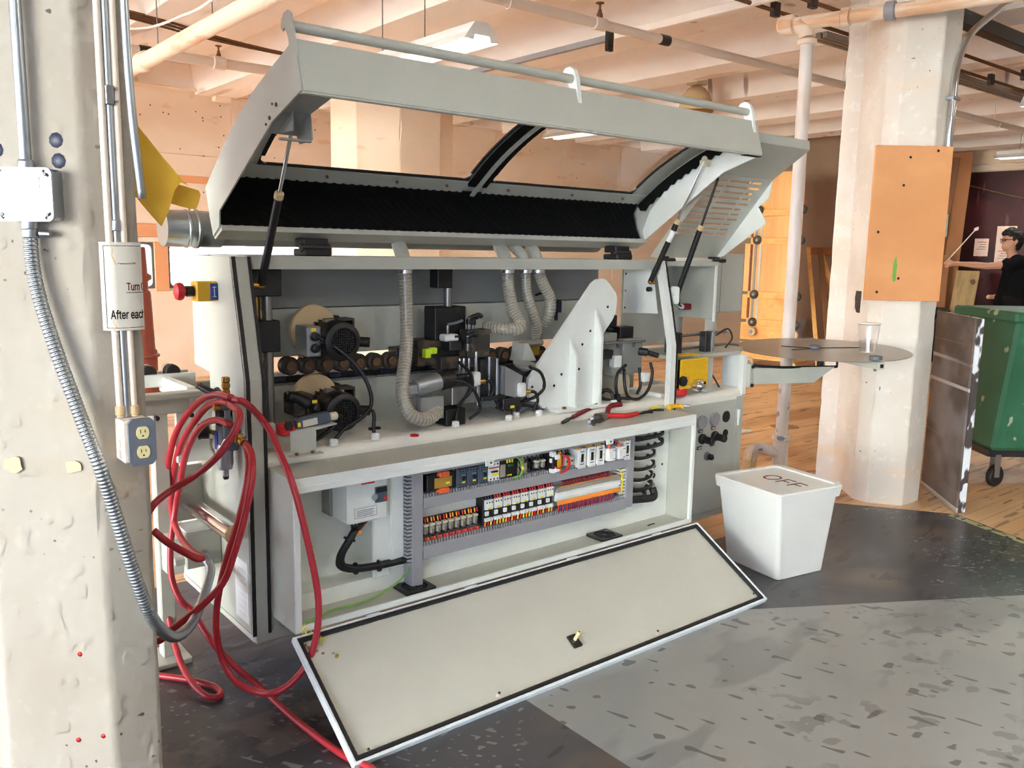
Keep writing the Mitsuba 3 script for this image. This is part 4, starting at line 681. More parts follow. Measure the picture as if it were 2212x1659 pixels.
# lower row: relays, contactors, terminals
for i in range(9):
    x = 1.612+i*.0275; relay_clear(x, .43, .478, .042)
    for q in range(2): mp('ferrule', cyl((x+.006+.011*q, 2.47, .485), (x+.006+.011*q, 2.475, .50), .0033, 6), 'ferrule' if (i+q) % 3 else 'red', True); mp('ferrule', cyl((x+.006+.011*q, 2.468, .428), (x+.006+.011*q, 2.47, .412), .0033, 6), 'ferrule', True)
    for q in range(3): mp('wire', tube([(x+.004+.008*q, 2.468, .43), (x+.004+.008*q, 2.466, .418), (x+.002+.008*q, 2.475, .403)], .0028, 5, 3), 'red', True)
for i in range(8):
    x = 1.872+i*.0435; yb = YB-.05
    c = device('contactor', x, x+.042, .425, .535, .046, 'black', 'small black and grey contactor')
    add(c+'__face', box(x+.004, x+.040, yb-.008, yb+.003, .487, .525, .001), 'grey_light'); add(c+'__tag', front(yb-.008, x+.017, x+.030, .489, .496), 'pale_yellow')
    add(c+'__terminal_hole', cat(*[cyl((x+.010+.012*q, yb-.0088, .515), (x+.010+.012*q, yb-.0075, .515), .003, 8) for q in range(3)]), 'black')
    add(c+'__button', box(x+.006, x+.022, yb-.006, yb+.002, .463, .480, .001), 'grey_light'); add(c+'__terminal_row', cat(*[box(x+.003+.0095*q, x+.0105+.0095*q, yb-.010, yb+.002, .442, .455, .001) for q in range(4)]), 'white')
    for q in range(3): mp('wire', tube([(x+.010+.012*q, yb-.002, .527), (x+.009+.012*q, yb+.004, .538), (x+.006+.012*q, yb+.03, .548)], .0038, 6, 3), 'navy' if i == 0 else 'red', True); mp('ferrule', cyl((x+.006+.014*q, yb-.004, .44), (x+.006+.014*q, yb-.002, .424), .0038, 6), ('ferrule', 'red', 'pale_yellow')[(q+i) % 3], True)
tb = mp('terminal_strip', cat(box(2.235, 2.60, 2.462, YB, .455, .505, .003), box(2.235, 2.60, 2.455, 2.465, .470, .492, .003)), 'grey_light', label='long pale terminal strip')
add(tb+'__strip', box(2.24, 2.595, 2.452, 2.456, .472, .484), 'white'); add(tb+'__cover', box(2.235, 2.60, 2.456, 2.47, .494, .512, .003), 'clear_hose')
add(tb+'__wire', cat(*[tube([(x, 2.468, .512), (x+rng.uniform(-.003, .003), 2.47, .53), (x+rng.uniform(-.004, .004), 2.50, .546)], .0024, 5, 2) for x in np.arange(2.275, 2.545, .0058)]), 'crimson', True, kind='stuff', label='row of dark red wires above the terminals')
add(tb+'__ferrule', cat(*[cyl((x, 2.465, .503), (x, 2.467, .514), .0026, 5) for x in np.arange(2.26, 2.60, .0058)], *[cyl((x, 2.462, .456), (x, 2.458, .440), .0028, 5) for x in np.arange(2.245, 2.60, .0056)]), 'ferrule', True, kind='stuff', label='orange ferrules along the terminal strip')
for off, mm in ((0, 'red'), (1, 'crimson'), (2, 'wire_blue'), (3, 'crimson')): add(tb+'__wire', cat(*[tube([(x, 2.458, .44), (x+rng.uniform(-.003, .003), 2.455, .42), (x+rng.uniform(-.004, .004), 2.47, .402)], .0025, 5, 2) for x in np.arange(2.245+off*.0058, 2.56, .0232)]), mm, True, kind='stuff', label='wires below the terminal strip')
mp('wiring', cat(*[tube([(2.60+.004*q, 2.465, .535-.02*(q % 5)), (2.615, 2.46, .50-.01*q), (2.61, 2.47, .42)], .0028, 5, 3) for q in range(7)]), 'pale_yellow', True, kind='stuff', label='earth wires at the end of the terminals')
# frequency inverter
iv = mp('inverter', cat(box(1.30, 1.452, 2.45, 2.56, .54, .69, .005)), 'grey_light', label='white frequency inverter with a keypad')
add(iv+'__heatsink', box(1.29, 1.40, 2.555, 2.618, .545, .70, .003), 'grey_dark')
add(iv+'__top', box(1.305, 1.448, 2.455, 2.57, .686, .70, .004), 'duct')
add(iv+'__stripe', front(2.45, 1.352, 1.402, .671, .676, .001), 'red'); add(iv+'__lettering', cat(front(2.45, 1.325, 1.41, .558, .5595), front(2.45, 1.325, 1.41, .591, .5925), front(2.45, 1.325, 1.3263, .558, .592), front(2.45, 1.409, 1.41, .558, .592), *[front(2.45, 1.335, 1.395+.003*(i % 2), .564+.006*i, .5665+.006*i) for i in range(4)]), 'duct')
kp = add(iv+'__keypad', box(1.403, 1.45, 2.446, 2.452, .60, .655, .002), 'breaker'); add(kp+'__screen', front(2.446, 1.406, 1.447, .635, .652), 'black'); add(kp+'__button', front(2.446, 1.405, 1.418, .606, .616), 'green'); add(kp+'__button', front(2.446, 1.435, 1.448, .606, .618), 'red'); add(iv+'__dial', cyl((1.401, 2.45, .622), (1.401, 2.444, .622), .011, 16, c=.001), 'duct')
for q in range(5): mp('inverter_wire', tube([(1.335+.022*q, 2.50, .545), (1.34+.012*q, 2.495, .52), (1.345+.004*q, 2.50, .49)], .0045, 6, 4), 'black' if q < 4 else 'crimson', True)
for q in range(2): mp('ferrule', cyl((1.352+.016*q, 2.489, .499), (1.350+.016*q, 2.49, .489), .006, 8), 'ferrule', True)
for q in range(5):
    dq = V(.008*math.cos(q*1.26), .008*math.sin(q*1.26)-.004, .006*math.sin(q*2.1)); mp('cable', tube([V(1.35, 2.50, .50)+dq, V(1.325, 2.50, .465)+dq, V(1.305, 2.51, .425)+dq, V(1.308, 2.52, .385)+dq, V(1.345, 2.515, .362)+dq, V(1.42, 2.495, .358)+dq, V(1.55, 2.48, .36)+dq], .008, 8, 6), 'black', True)
for p_, q_ in (((1.332, 2.499, .474), (-.4, 0, -.9)), ((1.36, 2.51, .36), (1, 0, -.1)), ((1.44, 2.492, .358), (1, 0, 0))): mp('cable_tie', lathe([(.019, -.003), (.021, -.003), (.021, .003), (.019, .003)], p_, q_, 14), 'black', True)
mp('earth_wire', tube([(1.55, 2.47, .33), (1.48, 2.44, .30), (1.36, 2.43, .272), (1.24, 2.43, .272), (1.16, 2.40, .275), (1.11, 2.39, .27)], .0035, 6, 5), 'green_wire', True)
mp('earth_coil', coil([(1.10, 2.385, .27), (1.105, 2.375, .255), (1.12, 2.355, .24), (1.15, 2.33, .222)], .011, .002, .012), 'pale_yellow', True, label='coiled yellow earth wire')
# ---- cabinet door folded down onto the floor
da, dn = unit((0, 1.984-2.372, .012-.245)), None; dn = unit(np.cross((1, 0, 0), da)); dn = dn if dn[2] > 0 else -dn
dO = V(0, 2.366, .238)
def dbox(x0, x1, t0, t1, n0, n1, c=.002): return obox(dO+V((x0+x1)/2, 0, 0)+da*(t0+t1)/2+dn*(n0+n1)/2, (1, 0, 0), da, np.cross((1, 0, 0), da), x1-x0, t1-t0, n1-n0, c)
DL = .448
door = mp('cabinet_door', cat(dbox(1.065, 3.0, 0, DL, -.006, .002)), 'door_face', label='cabinet door folded down to the floor, showing its inner face')
add(door+'__edge', cat(dbox(1.058, 1.068, 0, DL, -.008, .018), dbox(2.997, 3.007, 0, DL, -.008, .018), dbox(1.058, 3.007, DL-.006, DL+.004, -.008, .018), dbox(1.058, 3.007, -.004, .004, -.008, .012)), 'door_edge')
add(door+'__gasket', cat(dbox(1.068, 1.082, .006, DL-.006, .002, .016, .003), dbox(2.983, 2.997, .006, DL-.006, .002, .016, .003), dbox(1.068, 2.997, DL-.022, DL-.008, .002, .016, .003), dbox(1.068, 2.997, .006, .02, .002, .016, .003)), 'rubber')
lk = add(door+'__lock', dbox(1.98, 2.02, .300, .352, .002, .012, .003), 'black'); lc = dO+V(2.0, 0, 0)+da*.325
add(lk+'__cam', cat(lathe([(.016, .01), (.014, .014), (.012, .014), (.008, .012)], lc, dn, 18)), 'black_metal', 30); add(lk+'__stem', lathe([(.007, .012), (.007, .045), (.0085, .046), (.0085, .052), (.005, .052), (.005, .03)], lc, unit(dn+V(.1, .1, 0)), 14), 'ivory', 30)
for x, t_ in ((1.115, .425), (1.60, .41), (2.36, .41), (2.96, .41)): add(door+'__clip', place(prism(Polygon([(math.cos(a)*(.011 if i % 2 else .006), math.sin(a)*(.011 if i % 2 else .006)) for i, a in enumerate(np.arange(10)*math.pi/5)]), 'z', 0, .012), dO+V(x, 0, 0)+da*t_+dn*.002, V(1, 0, 0), da, np.cross((1, 0, 0), da)), 'white_plastic'); add(door+'__screw', lathe([(.004, 0), (.004, .003), (0, .004)], dO+V(x+.002, 0, 0)+da*(t_-.003)+dn*.014, dn, 8), 'black_metal', True)
add(door+'__stain', cat(*[place(prism(blob(9, r, s), 'z', 0, .0006), dO+V(x, 0, 0)+da*t_+dn*.002, V(1, 0, 0), da, np.cross((1, 0, 0), da)) for x, t_, r, s in ((1.10, .045, .012, 1), (1.115, .06, .008, 2), (1.09, .03, .007, 3), (1.13, .075, .006, 4), (1.16, .085, .006, 5))]), 'brown_rust', kind='stuff'); add(door+'__stud', cyl(dO+V(1.165, 0, 0)+da*.10, dO+V(1.165, 0, 0)+da*.10+dn*.008, .006, 10), 'label_gold', True)
for x in (1.35, 1.75, 2.25, 2.75): mp('door_hinge', cat(cyl((x-.025, 2.372, .243), (x+.025, 2.372, .243), .006, 8), dbox(x-.02, x+.02, 0, .02, .002, .005)), 'grey_light')
# ---- ends
end = [(2.63, 1.414), (3.03, 1.414), (3.03, 1.035), (2.885, 1.02), (2.855, .9), (2.855, .70), (3.24, .55), (3.24, .19), (2.585, .19), (2.583, .8), (2.586, 1.03), (2.618, 1.18), (2.652, 1.32), (2.672, 1.41)]
end = [(2.672, 1.414), (3.03, 1.414), (3.03, 1.035), (2.885, 1.022), (2.885, .9), (3.24, .9), (3.24, .19), (2.585, .19), (2.583, .8), (2.586, 1.03), (2.618, 1.18), (2.652, 1.32)]
ep = mp('end_panel', prism(end, 'x', X0-.004, X0+.004), 'grey', label='left end panel, brightly lit')
def edge_strip(x0, x1, off, t): 
    P = np.array(PROF); return prism(np.vstack([P-[off+t, 0], (P-[off, 0])[::-1]]), 'x', x0, x1)
add(ep+'__flange', edge_strip(X0-.004, X0+.052, 0, .012), 'grey'); add(ep+'__gasket', edge_strip(X0-.006, X0+.006, .010, .006), 'rubber'); add(ep+'__gasket', edge_strip(X0+.046, X0+.056, .006, .010), 'rubber')
add(ep+'__return', edge_strip(X0+.05, X0+.056, -.05, .052), 'grey')
add(ep+'__rating_plate', box(X0-.0055, X0-.004, 2.60, 2.71, .215, .425), 'white', label='pale rating plate'); add(ep+'__lettering', cat(*[box(X0-.0062, X0-.0054, 2.615, 2.69-.01*(i % 3), .235+i*.022, .241+i*.022) for i in range(8)]), 'grey_light')
add(ep+'__rear_post', box(1.02, 1.07, 2.98, 3.03, 1.03, 1.415, .004), 'grey')
es = mp('emergency_stop', box(.948, 1.016, 2.785, 2.845, 1.268, 1.332, .004), 'yellow', label='yellow emergency stop box with a red mushroom button'); add(es+'__button', lathe([(.012, 0), (.012, .02), (.026, .022), (.029, .03), (.026, .042), (.014, .047), (0, .048)], (.935, 2.815, 1.30), (-1, 0, 0), 24), 'red', 50); add(es+'__collar', cyl((.948, 2.815, 1.30), (.922, 2.815, 1.30), .017, 18, c=.002), 'black')
add(es+'__plate', box(.992, 1.016, 2.780, 2.786, 1.272, 1.326), 'blue', label='blue sticker with an arrow'); add(es+'__arrow', cat(box(1.003, 1.005, 2.7785, 2.7805, 1.285, 1.315), box(.998, 1.010, 2.7785, 2.7805, 1.313, 1.315), box(.998, 1.010, 2.7785, 2.7805, 1.283, 1.285)), 'white')
# bar, boxes on the left end
br = mp('end_bar', cyl((.955, 3.02, .553), (.955, 2.55, .553), .028, 22), 'chrome', True, label='round bar sticking out along the left end'); add(br+'__cap', cyl((.955, 2.55, .553), (.955, 2.538, .553), .031, 20, c=.003), 'duct_tape', 30)
mp('bar_bracket', cat(box(.86, 1.018, 3.0, 3.008, .48, .68, .002), box(.87, .878, 2.93, 3.0, .56, .66)), 'grey')
sb = mp('switch_box', cat(box(.895, 1.016, 2.83, 2.96, .36, .485, .004), box(.86, 1.016, 2.845, 2.95, .375, .40, .004)), 'grey', label='grey switch box on the left end'); add(sb+'__lid', box(.90, 1.012, 2.835, 2.955, .484, .490, .003), 'grey_light'); add(sb+'__gland', lathe([(.017, 0), (.017, .012), (.013, .02)], (.955, 2.832, .40), (0, -1, 0), 14), 'galv', 30); add(sb+'__cover', box(.845, .897, 2.86, 2.94, .34, .47, .004), 'grey_light')
# air preparation unit
au = mp('air_unit', cat(box(.958, 1.012, 2.63, 2.69, .80, .885, .004)), 'grey_knob', label='compressed air filter and regulator')
add(au+'__regulator', lathe([(.024, 0), (.026, .004), (.026, .05), (.02, .056), (.018, .07)], (.975, 2.655, .885), n=20), 'black', 30); add(au+'__bowl', lathe([(.006, -.025), (.010, -.02), (.010, 0), (.021, .004), (.025, .02), (.025, .075), (.022, .085)], (.975, 2.655, .735), n=20), 'alu', 40); add(au+'__bowl', lathe([(.012, 0), (.015, .006), (.015, .055), (.012, .06)], (.98, 2.715, .77), n=16), 'beige', 40)
add(au+'__drain', lathe([(.008, -.03), (.010, -.022), (.010, 0)], (.975, 2.655, .735), n=12), 'black', 30); add(au+'__emblem', box(.955, .959, 2.668, 2.69, .80, .86), 'blue')
ga = add(au+'__gauge', lathe([(.018, 0), (.024, .002), (.024, .026), (.026, .028), (.026, .034), (.023, .034)], (.955, 2.735, .85), (-1, .45, 0), 22), 'black', 40); add(ga+'__dial', lathe([(.0225, .031), (0, .031)], (.955, 2.735, .85), (-1, .45, 0), 22), 'white')
add(au+'__stem', cyl((.96, 2.70, .85), (.955, 2.735, .85), .008, 10), 'brass', True); add(au+'__tube', tube([(.958, 2.728, .825), (.956, 2.735, .80), (.97, 2.72, .77)], .005, 8, 4), 'clear_hose', True)
vb = mp('air_tee', cat(box(.918, .955, 2.515, 2.56, .955, 1.0, .008), cyl((.93, 2.535, .99), (.93, 2.585, 1.01), .010, 10)), 'grey_knob', 30, label='air tee with brass couplings'); add(vb+'__coupling', lathe([(.010, 0), (.012, .003), (.012, .014), (.009, .018), (.012, .022), (.013, .034), (.010, .038), (.0125, .042), (.0125, .054), (.009, .056)], (.94, 2.535, 1.0), n=14), 'brass', 30); add(vb+'__lever', tube([(.925, 2.55, .998), (.90, 2.60, 1.012), (.895, 2.63, 1.018)], .011, 8, 4), 'black', True)
add(vb+'__coupling', lathe([(.009, -.11), (.012, -.10), (.0155, -.085), (.0155, -.035), (.012, -.03), (.009, -.02), (.009, 0)], (.94, 2.53, .96), n=14), 'grey_knob', 30); add(vb+'__coupling', cyl((.92, 2.535, .965), (.90, 2.535, .965), .010, 12, c=.002), 'brass', 30)
bv = mp('ball_valve', cat(cyl((.962, 2.52, .872), (.962, 2.46, .862), .012, 14, c=.002), obox((.962, 2.492, .868), (0, 1, .17), (1, 0, 0), (0, .17, -1), .026, .03, .03, .006)), 'brass', 30, label='brass ball valve with a steel lever'); add(bv+'__lever', tube([(.945, 2.50, .872), (.93, 2.53, .862), (.92, 2.545, .82)], .005, 8, 3), 'chrome', True)
# suction stub at the back left
st = mp('suction_stub', lathe([(.058, 0), (.061, 0), (.061, .07), (.064, .073), (.064, .079), (.061, .082), (.061, .10), (.066, .103), (.066, .112), (.061, .115), (.061, .19), (.058, .19), (.058, .02)], (.905, 2.965, 1.502), (1, 0, 0), 30), 'galv', 40, label='open galvanised suction pipe at the rear left'); add(st+'__liner', lathe([(.0575, .185), (0, .186)], (.905, 2.965, 1.502), (1, 0, 0), 24), 'black')
mp('suction_pipe', tube([(1.09, 2.965, 1.502), (2.3, 2.965, 1.502), (2.9, 2.965, 1.502)], .055, 20, 2), 'grey_dark', True)
# ---- infeed roller table
rt = mp('roller_table', cat(box(.2, 1.04, 2.80, 2.845, .955, .975, .003), box(.2, 1.04, 2.845, 2.94, .945, .958, .002), box(.25, .93, 2.84, 2.86, .90, .957, .003)), 'grey', label='infeed roller table on the left')
add(rt+'__rail', cat(box(.2, 1.06, 3.16, 3.18, .94, .985, .002), box(.2, 1.06, 3.24, 3.26, .93, .985, .002), box(.94, .97, 2.9, 3.2, .92, .975, .002)), 'grey_light')
for i in range(10): r_ = add(rt+'__roller', cyl((.24+i*.083, 3.18, .988), (.24+i*.083, 3.242, .988), .027, 18, c=.003), 'rubber', 40); add(r_+'__rim', lathe([(.0272, -.012), (.0285, -.012), (.0285, .012), (.0272, .012)], (.24+i*.083, 3.225, .988), (0, 1, 0), 18), 'chrome', 40)
add(rt+'__leg', cat(box(.835, .885, 2.93, 2.98, .02, .93, .004), box(.80, .92, 2.88, 3.03, 0, .02, .003)), 'grey', label='grey square leg'); add(rt+'__leg', cat(box(.30, .35, 2.93, 2.98, .02, .93, .004), box(.26, .39, 2.88, 3.03, 0, .02, .003)), 'grey')
for x in (.82, .93): add(rt+'__bolt', cyl((x, 2.835, .892), (x, 2.823, .892), .008, 8), 'black_metal', True)
add(rt+'__bracket', box(.895, 1.02, 2.88, 2.895, .72, .95, .003), 'grey_light')
# ---- the raised hood
SK = [(2.175, 1.98), (2.244, 1.956), (2.368, 1.914), (2.486, 1.867), (2.635, 1.789), (2.79, 1.682), (2.858, 1.634), (2.826, 1.535), (2.80, 1.476)]
SKs = np.vstack([spline([(a, b, 0) for a, b in SK[:7]], 5)[:, :2], SK[7:]])
def skin_at(y0, y1):
    """The part of the hood's curved skin between two depths."""
    i = int(np.argmax(SKs[:, 0])); Q_ = SKs[:i+1]; yy = np.linspace(y0, y1, 14); return np.c_[yy, np.interp(yy, Q_[:, 0], Q_[:, 1])]
def offs(P, t):
    d = np.gradient(P, axis=0); n = np.c_[-d[:, 1], d[:, 0]]; n /= np.linalg.norm(n, axis=1, keepdims=True); n[n[:, 1] < 0] *= -1; return P+n*t
def shell(P, t, x0, x1, off=0.):
    a, b = offs(P, off), offs(P, off+t); return prism(np.vstack([a, b[::-1]]), 'x', x0, x1)
low = np.array([SK[6], SK[7], SK[8]])
hood = mp('hood', cat(*[shell(skin_at(2.70+.04, 2.857), .004, X0, X1)], shell(skin_at(2.18, 2.30), .004, X0, X1), shell(skin_at(2.29, 2.745), .004, X0, 1.15), shell(skin_at(2.29, 2.745), .004, 1.985, 2.095), shell(skin_at(2.29, 2.745), .004, 2.90, X1), band(low, .004, 'x', X0, X1)), 'grey', 30, label='raised hood with two curved windows')
front_b = [(2.178, 1.982), (2.137, 1.848), (2.152, 1.846)]
add(hood+'__front_band', cat(band(front_b[:2], .006, 'x', X0, X1), box(X0, X1, 2.135, 2.158, 1.842, 1.849, .002)), 'grey', label='flat front band of the hood')
plate = Polygon(list(SKs)+[(2.79, 1.484), (2.746, 1.508), (2.741, 1.557), (2.322, 1.789), (2.137, 1.848)])
hook = Polygon([(2.178, 1.975), (2.205, 2.025), (2.212, 2.035), (2.24, 2.018), (2.247, 2.02), (2.245, 2.05), (2.225, 2.066), (2.205, 2.062), (2.185, 2.04), (2.165, 1.975)])
hookL = Polygon([(2.16, 1.93), (2.167, 1.975), (2.176, 2.02), (2.19, 2.048), (2.21, 2.06), (2.232, 2.056), (2.247, 2.04), (2.25, 2.02), (2.24, 2.012), (2.232, 2.018), (2.222, 2.016), (2.205, 1.985), (2.20, 1.93)])
add(hood+'__side_plate', prism(plate.union(hookL), 'x', X0-.006, X0-.001), 'grey', label='left side plate ending in a hook'); add(hood+'__side_plate', prism(plate, 'x', X1, X1+.005), 'grey')
add(hood+'__inner_plate', prism(Polygon([(2.137, 1.848), (2.178, 1.976), (2.25, 1.945), (2.37, 1.90), (2.43, 1.86), (2.50, 1.82), (2.62, 1.74), (2.72, 1.64), (2.76, 1.55), (2.746, 1.508), (2.322, 1.789)]), 'x', X1-.006, X1-.001), 'grey_light', label='pale inner face on the right')
add(hood+'__handrail', cyl((X0, 2.199, 2.018), (X1, 2.199, 2.018), .0145, 18), 'grey', True, label='round grip rail along the hood')
for x in (2.02, 2.985): add(hood+'__rail_hook', prism(hookL, 'x', x-.005, x+.012), 'grey_light')
add(hood+'__lip', prism([(2.79, 1.513), (2.742, 1.513), (2.738, 1.496), (2.80, 1.468), (2.81, 1.474)], 'x', X0, X1), 'grey', label='bottom lip of the hood')
def foam_sheet(P, x0, x1, amp=.006, pitch=.035):
    P = np.array(P); s = np.r_[0, np.cumsum(np.linalg.norm(np.diff(P, axis=0), axis=1))]; ss = np.arange(0, s[-1]+1e-9, .0058); Y = np.interp(ss, s, P[:, 0]); Z = np.interp(ss, s, P[:, 1])
    xs = np.arange(x0, x1, .0058*1.6); d = np.gradient(np.c_[Y, Z], axis=0); n = np.c_[d[:, 1], -d[:, 0]]; n /= np.linalg.norm(n, axis=1, keepdims=True); n[n[:, 0] > 0] *= -1
    g, h = np.meshgrid(ss, xs, indexing='ij'); b = amp*np.sin(g*math.pi*2/pitch)*np.sin(h*math.pi*2/pitch)
    v = np.stack([np.broadcast_to(xs, g.shape), Y[:, None]+b*n[:, :1], Z[:, None]+b*n[:, 1:]], -1).reshape(-1, 3); k = len(xs); i, j = np.meshgrid(np.arange(len(ss)-1), np.arange(k-1), indexing='ij'); p = (i*k+j).ravel()
    return trimesh.Trimesh(v, np.vstack([np.c_[p, p+1, p+k+1], np.c_[p, p+k+1, p+k]]), process=False)
add(hood+'__foam_lining', cat(foam_sheet([(2.786, 1.676), (2.812, 1.63), (2.79, 1.56), (2.762, 1.514)], X0+.005, X1-.01)), 'foam', True, label='black dimpled foam lining')
fs = offs(skin_at(2.33, 2.79), -.02); wv = np.sin(np.linspace(0, 44, len(fs)*4))*.006
def wavy(x0, x1): 
    P = np.c_[np.interp(np.linspace(0, 1, 60), np.linspace(0, 1, len(fs)), fs[:, 0]), np.interp(np.linspace(0, 1, 60), np.linspace(0, 1, len(fs)), fs[:, 1])]
    Q_ = offs(P, -.035); Q_ += np.c_[np.zeros(60), np.sin(np.linspace(0, 70, 60))*.005]; return prism(np.vstack([P, Q_[::-1]]), 'x', x0, x1)
add(hood+'__foam_lining', wavy(X1-.03, X1-.008), 'foam'); add(hood+'__foam_lining', wavy(X0+.01, X0+.03), 'foam'); add(hood+'__foam_lining', cat(shell(skin_at(2.30, 2.76), .012, 1.998, 2.032, -.016), shell(skin_at(2.30, 2.76), .012, 2.052, 2.085, -.016)), 'foam')
add(hood+'__window_frame', cat(shell(skin_at(2.745, 2.795), .008, X0+.02, 1.99, -.010), shell(skin_at(2.745, 2.795), .008, 2.09, X1-.01, -.010), shell(skin_at(2.30, 2.80), .006, 2.032, 2.052, -.022)), 'grey')
for x0, x1 in ((1.145, 1.99), (2.09, 2.905)):
    yy = (2.29, 2.748); P = skin_at(*yy)
    # rounded opening: strips of rubber and corner fillets
    g = [shell(skin_at(2.738, 2.75), .006, x0+.03, x1-.03, -.004), shell(skin_at(2.30, 2.71), .006, x0, x0+.012, -.004), shell(skin_at(2.30, 2.71), .006, x1-.012, x1, -.004)]
    for s, xc in ((1, x0), (-1, x1)):
        q = skin_at(2.70, 2.75); L0 = np.linalg.norm(q[-1]-q[0]); r = .05; out = []
        pts = [(0, 0), (0, L0)]+[(r*(1-math.cos(a)), r*math.sin(a)+0.0) for a in np.linspace(math.pi/2, 0, 7)]
        nn = V(0, -(q[-1]-q[0])[1], (q[-1]-q[0])[0]); nn = unit(nn)*.006; ey_ = V(0, *(unit(q[-1]-q[0])))
        m_ = trimesh.creation.extrude_polygon(Polygon([(0, 0), (0, L0), (r, L0)]+[(r*(1-math.cos(a)), L0-.006-(r-.012)*(1-math.sin(a))) for a in np.linspace(math.pi/2, 0, 8)]).buffer(0), .006, engine='earcut')
        g.append(place(m_, V(xc, q[0][0], q[0][1])+unit(nn)*-.004, V(s, 0, 0), ey_, unit(nn)))
    w = add(hood+'__window_seal', cat(*g), 'rubber')
    add(hood+'__window_pane', (lambda m: m)(trimesh.Trimesh(*(lambda P_: (np.vstack([np.c_[np.full(len(P_), x0), P_], np.c_[np.full(len(P_), x1), P_]]), np.vstack([[(i, i+1, i+1+len(P_)), (i, i+1+len(P_), i+len(P_))] for i in range(len(P_)-1)])))(offs(P, .006)), process=False)), 'glass', True, label='clear curved window')
for x in (1.10, 1.40, 1.68, 1.90, 2.2, 2.55, 2.86): q = skin_at(2.765, 2.772)[0]; add(hood+'__screw', cyl((x, q[0]-.010, q[1]-.014), (x, q[0]-.004, q[1]-.006), .005, 8), 'brown_rust', True)
for z, y, s in ((1.80, 2.335, .006), (1.785, 2.36, .0035), (1.83, 2.29, .006), (1.835, 2.315, .003)): add(hood+'__screw', lathe([(s, 0), (s, .002), (0, .004)], (X0-.006, y, z), (-1, 0, 0), 8), 'brown_rust', True)
bk = add(hood+'__strut_bracket', cat(band([(2.165, 1.845), (2.30, 1.815), (2.375, 1.765)], .003, 'x', 1.025, 1.115), box(1.055, 1.06, 2.28, 2.37, 1.765, 1.835, .001), prism(Polygon([(2.29, 1.82), (2.38, 1.77), (2.36, 1.74), (2.28, 1.745)]), 'x', 1.112, 1.116), box(1.022, 1.115, 2.285, 2.30, 1.738, 1.745, .001)), 'grey_dark', label='grey folded bracket under the hood corner')
add(hood+'__strut_mount', cat(cyl((3.005, 2.40, 1.845), (2.975, 2.40, 1.845), .017, 14, c=.002), obox((2.985, 2.405, 1.83), (1, 0, 0), (0, 1, 0), (0, 0, 1), .03, .035, .03, .004)), 'pale_yellow' if False else 'beige', 30); add(hood+'__end_plug', box(2.90, 3.01, 2.136, 2.16, 1.839, 1.845, .002), 'rubber')
for x in (1.335, 2.83):
    h_ = mp('hood_hinge', cat(box(x-.05, x+.05, 2.70, 2.79, 1.418, 1.442, .004), box(x-.045, x+.045, 2.715, 2.79, 1.448, 1.478, .004), cyl((x-.055, 2.725, 1.446), (x+.055, 2.725, 1.446), .015, 16, c=.003)), 'black', 30, label='black block hinge between beam and hood')
    add(h_+'__bolt', cat(*[cyl((x-.03+.02*q, 2.722, 1.4585), (x-.03+.02*q, 2.716, 1.4585), .003, 8) for q in range(4)]), 'steel')
# gas springs
def gas(a, b, f, label, rodm='chrome'):
    a, b = V(*a), V(*b); c = a+(b-a)*f; k = mp('gas_spring', cyl(c, b, .0125, 16, c=.002), 'black', 40, label=label); add(k+'__rod', cyl(a, c, .0055, 12), rodm, True)
    add(k+'__ball_joint', trimesh.creation.icosphere(2, .013).apply_translation(b), 'brass', True); add(k+'__sleeve', lathe([(.013, 0), (.0145, .002), (.0145, .02), (.011, .024)], c, a-c, 14), 'duct_tape', 30); return k, c
gas((1.10, 2.375, 1.79), (1.11, 2.655, 1.325), .43, 'gas spring at the left of the hood'); g_, c_ = gas((2.975, 2.40, 1.835), (2.967, 2.665, 1.32), .50, 'gas spring at the right of the hood')
gd = unit(V(2.967, 2.665, 1.32)-c_); add(g_+'__sticker', lathe([(.0128, .03), (.0131, .03), (.0131, .085), (.0128, .085)], c_, gd, 16), 'grey_light')
gas((3.07, 2.395, 1.775), (3.085, 2.612, 1.245), .42, 'gas spring of the right guard', 'black_metal')
mp('spring_plate', prism(rrect(2.575, 2.625, 1.22, 1.30, .012), 'x', 3.062, 3.066), 'grey_light', label='white plate holding the lower spring end'); mp('spring_bolt', cyl((2.967, 2.665, 1.32), (2.99, 2.665, 1.32), .012, 10), 'brass', True); mp('spring_bolt', cyl((2.967, 2.68, 1.285), (2.985, 2.68, 1.285), .011, 10), 'black', True); mp('spring_bolt', cyl((1.11, 2.655, 1.325), (1.07, 2.655, 1.325), .010, 10), 'brass', True)
# ---- right divider frame
fr = mp('divider_frame', cat(edge_strip(2.995, 3.028, 0, .03), prism(Polygon([(2.70, 1.41), (2.86, 1.41), (2.86, 1.165), (2.64, 1.175), (2.665, 1.30)]), 'x', 2.995, 3.0), box(2.995, 3.025, 2.60, 2.80, .786, .806, .003)), 'grey_light', label='pale divider frame right of the gusset')
mp('frame_gasket', edge_strip(3.03, 3.055, -.005, .022), 'rubber', label='black rubber edge of the divider frame')
for z in (1.35, 1.27, 1.19): add(fr+'__screw', cyl((2.995, 2.845, z), (2.992, 2.845, z), .004, 8), 'black', True)
mp('sensor_knob', cat(cyl((2.93, 2.63, 1.0), (2.97, 2.60, .985), .012, 12, c=.003), cyl((2.90, 2.66, 1.005), (2.93, 2.63, 1.0), .018, 12, c=.003)), 'black', 30)
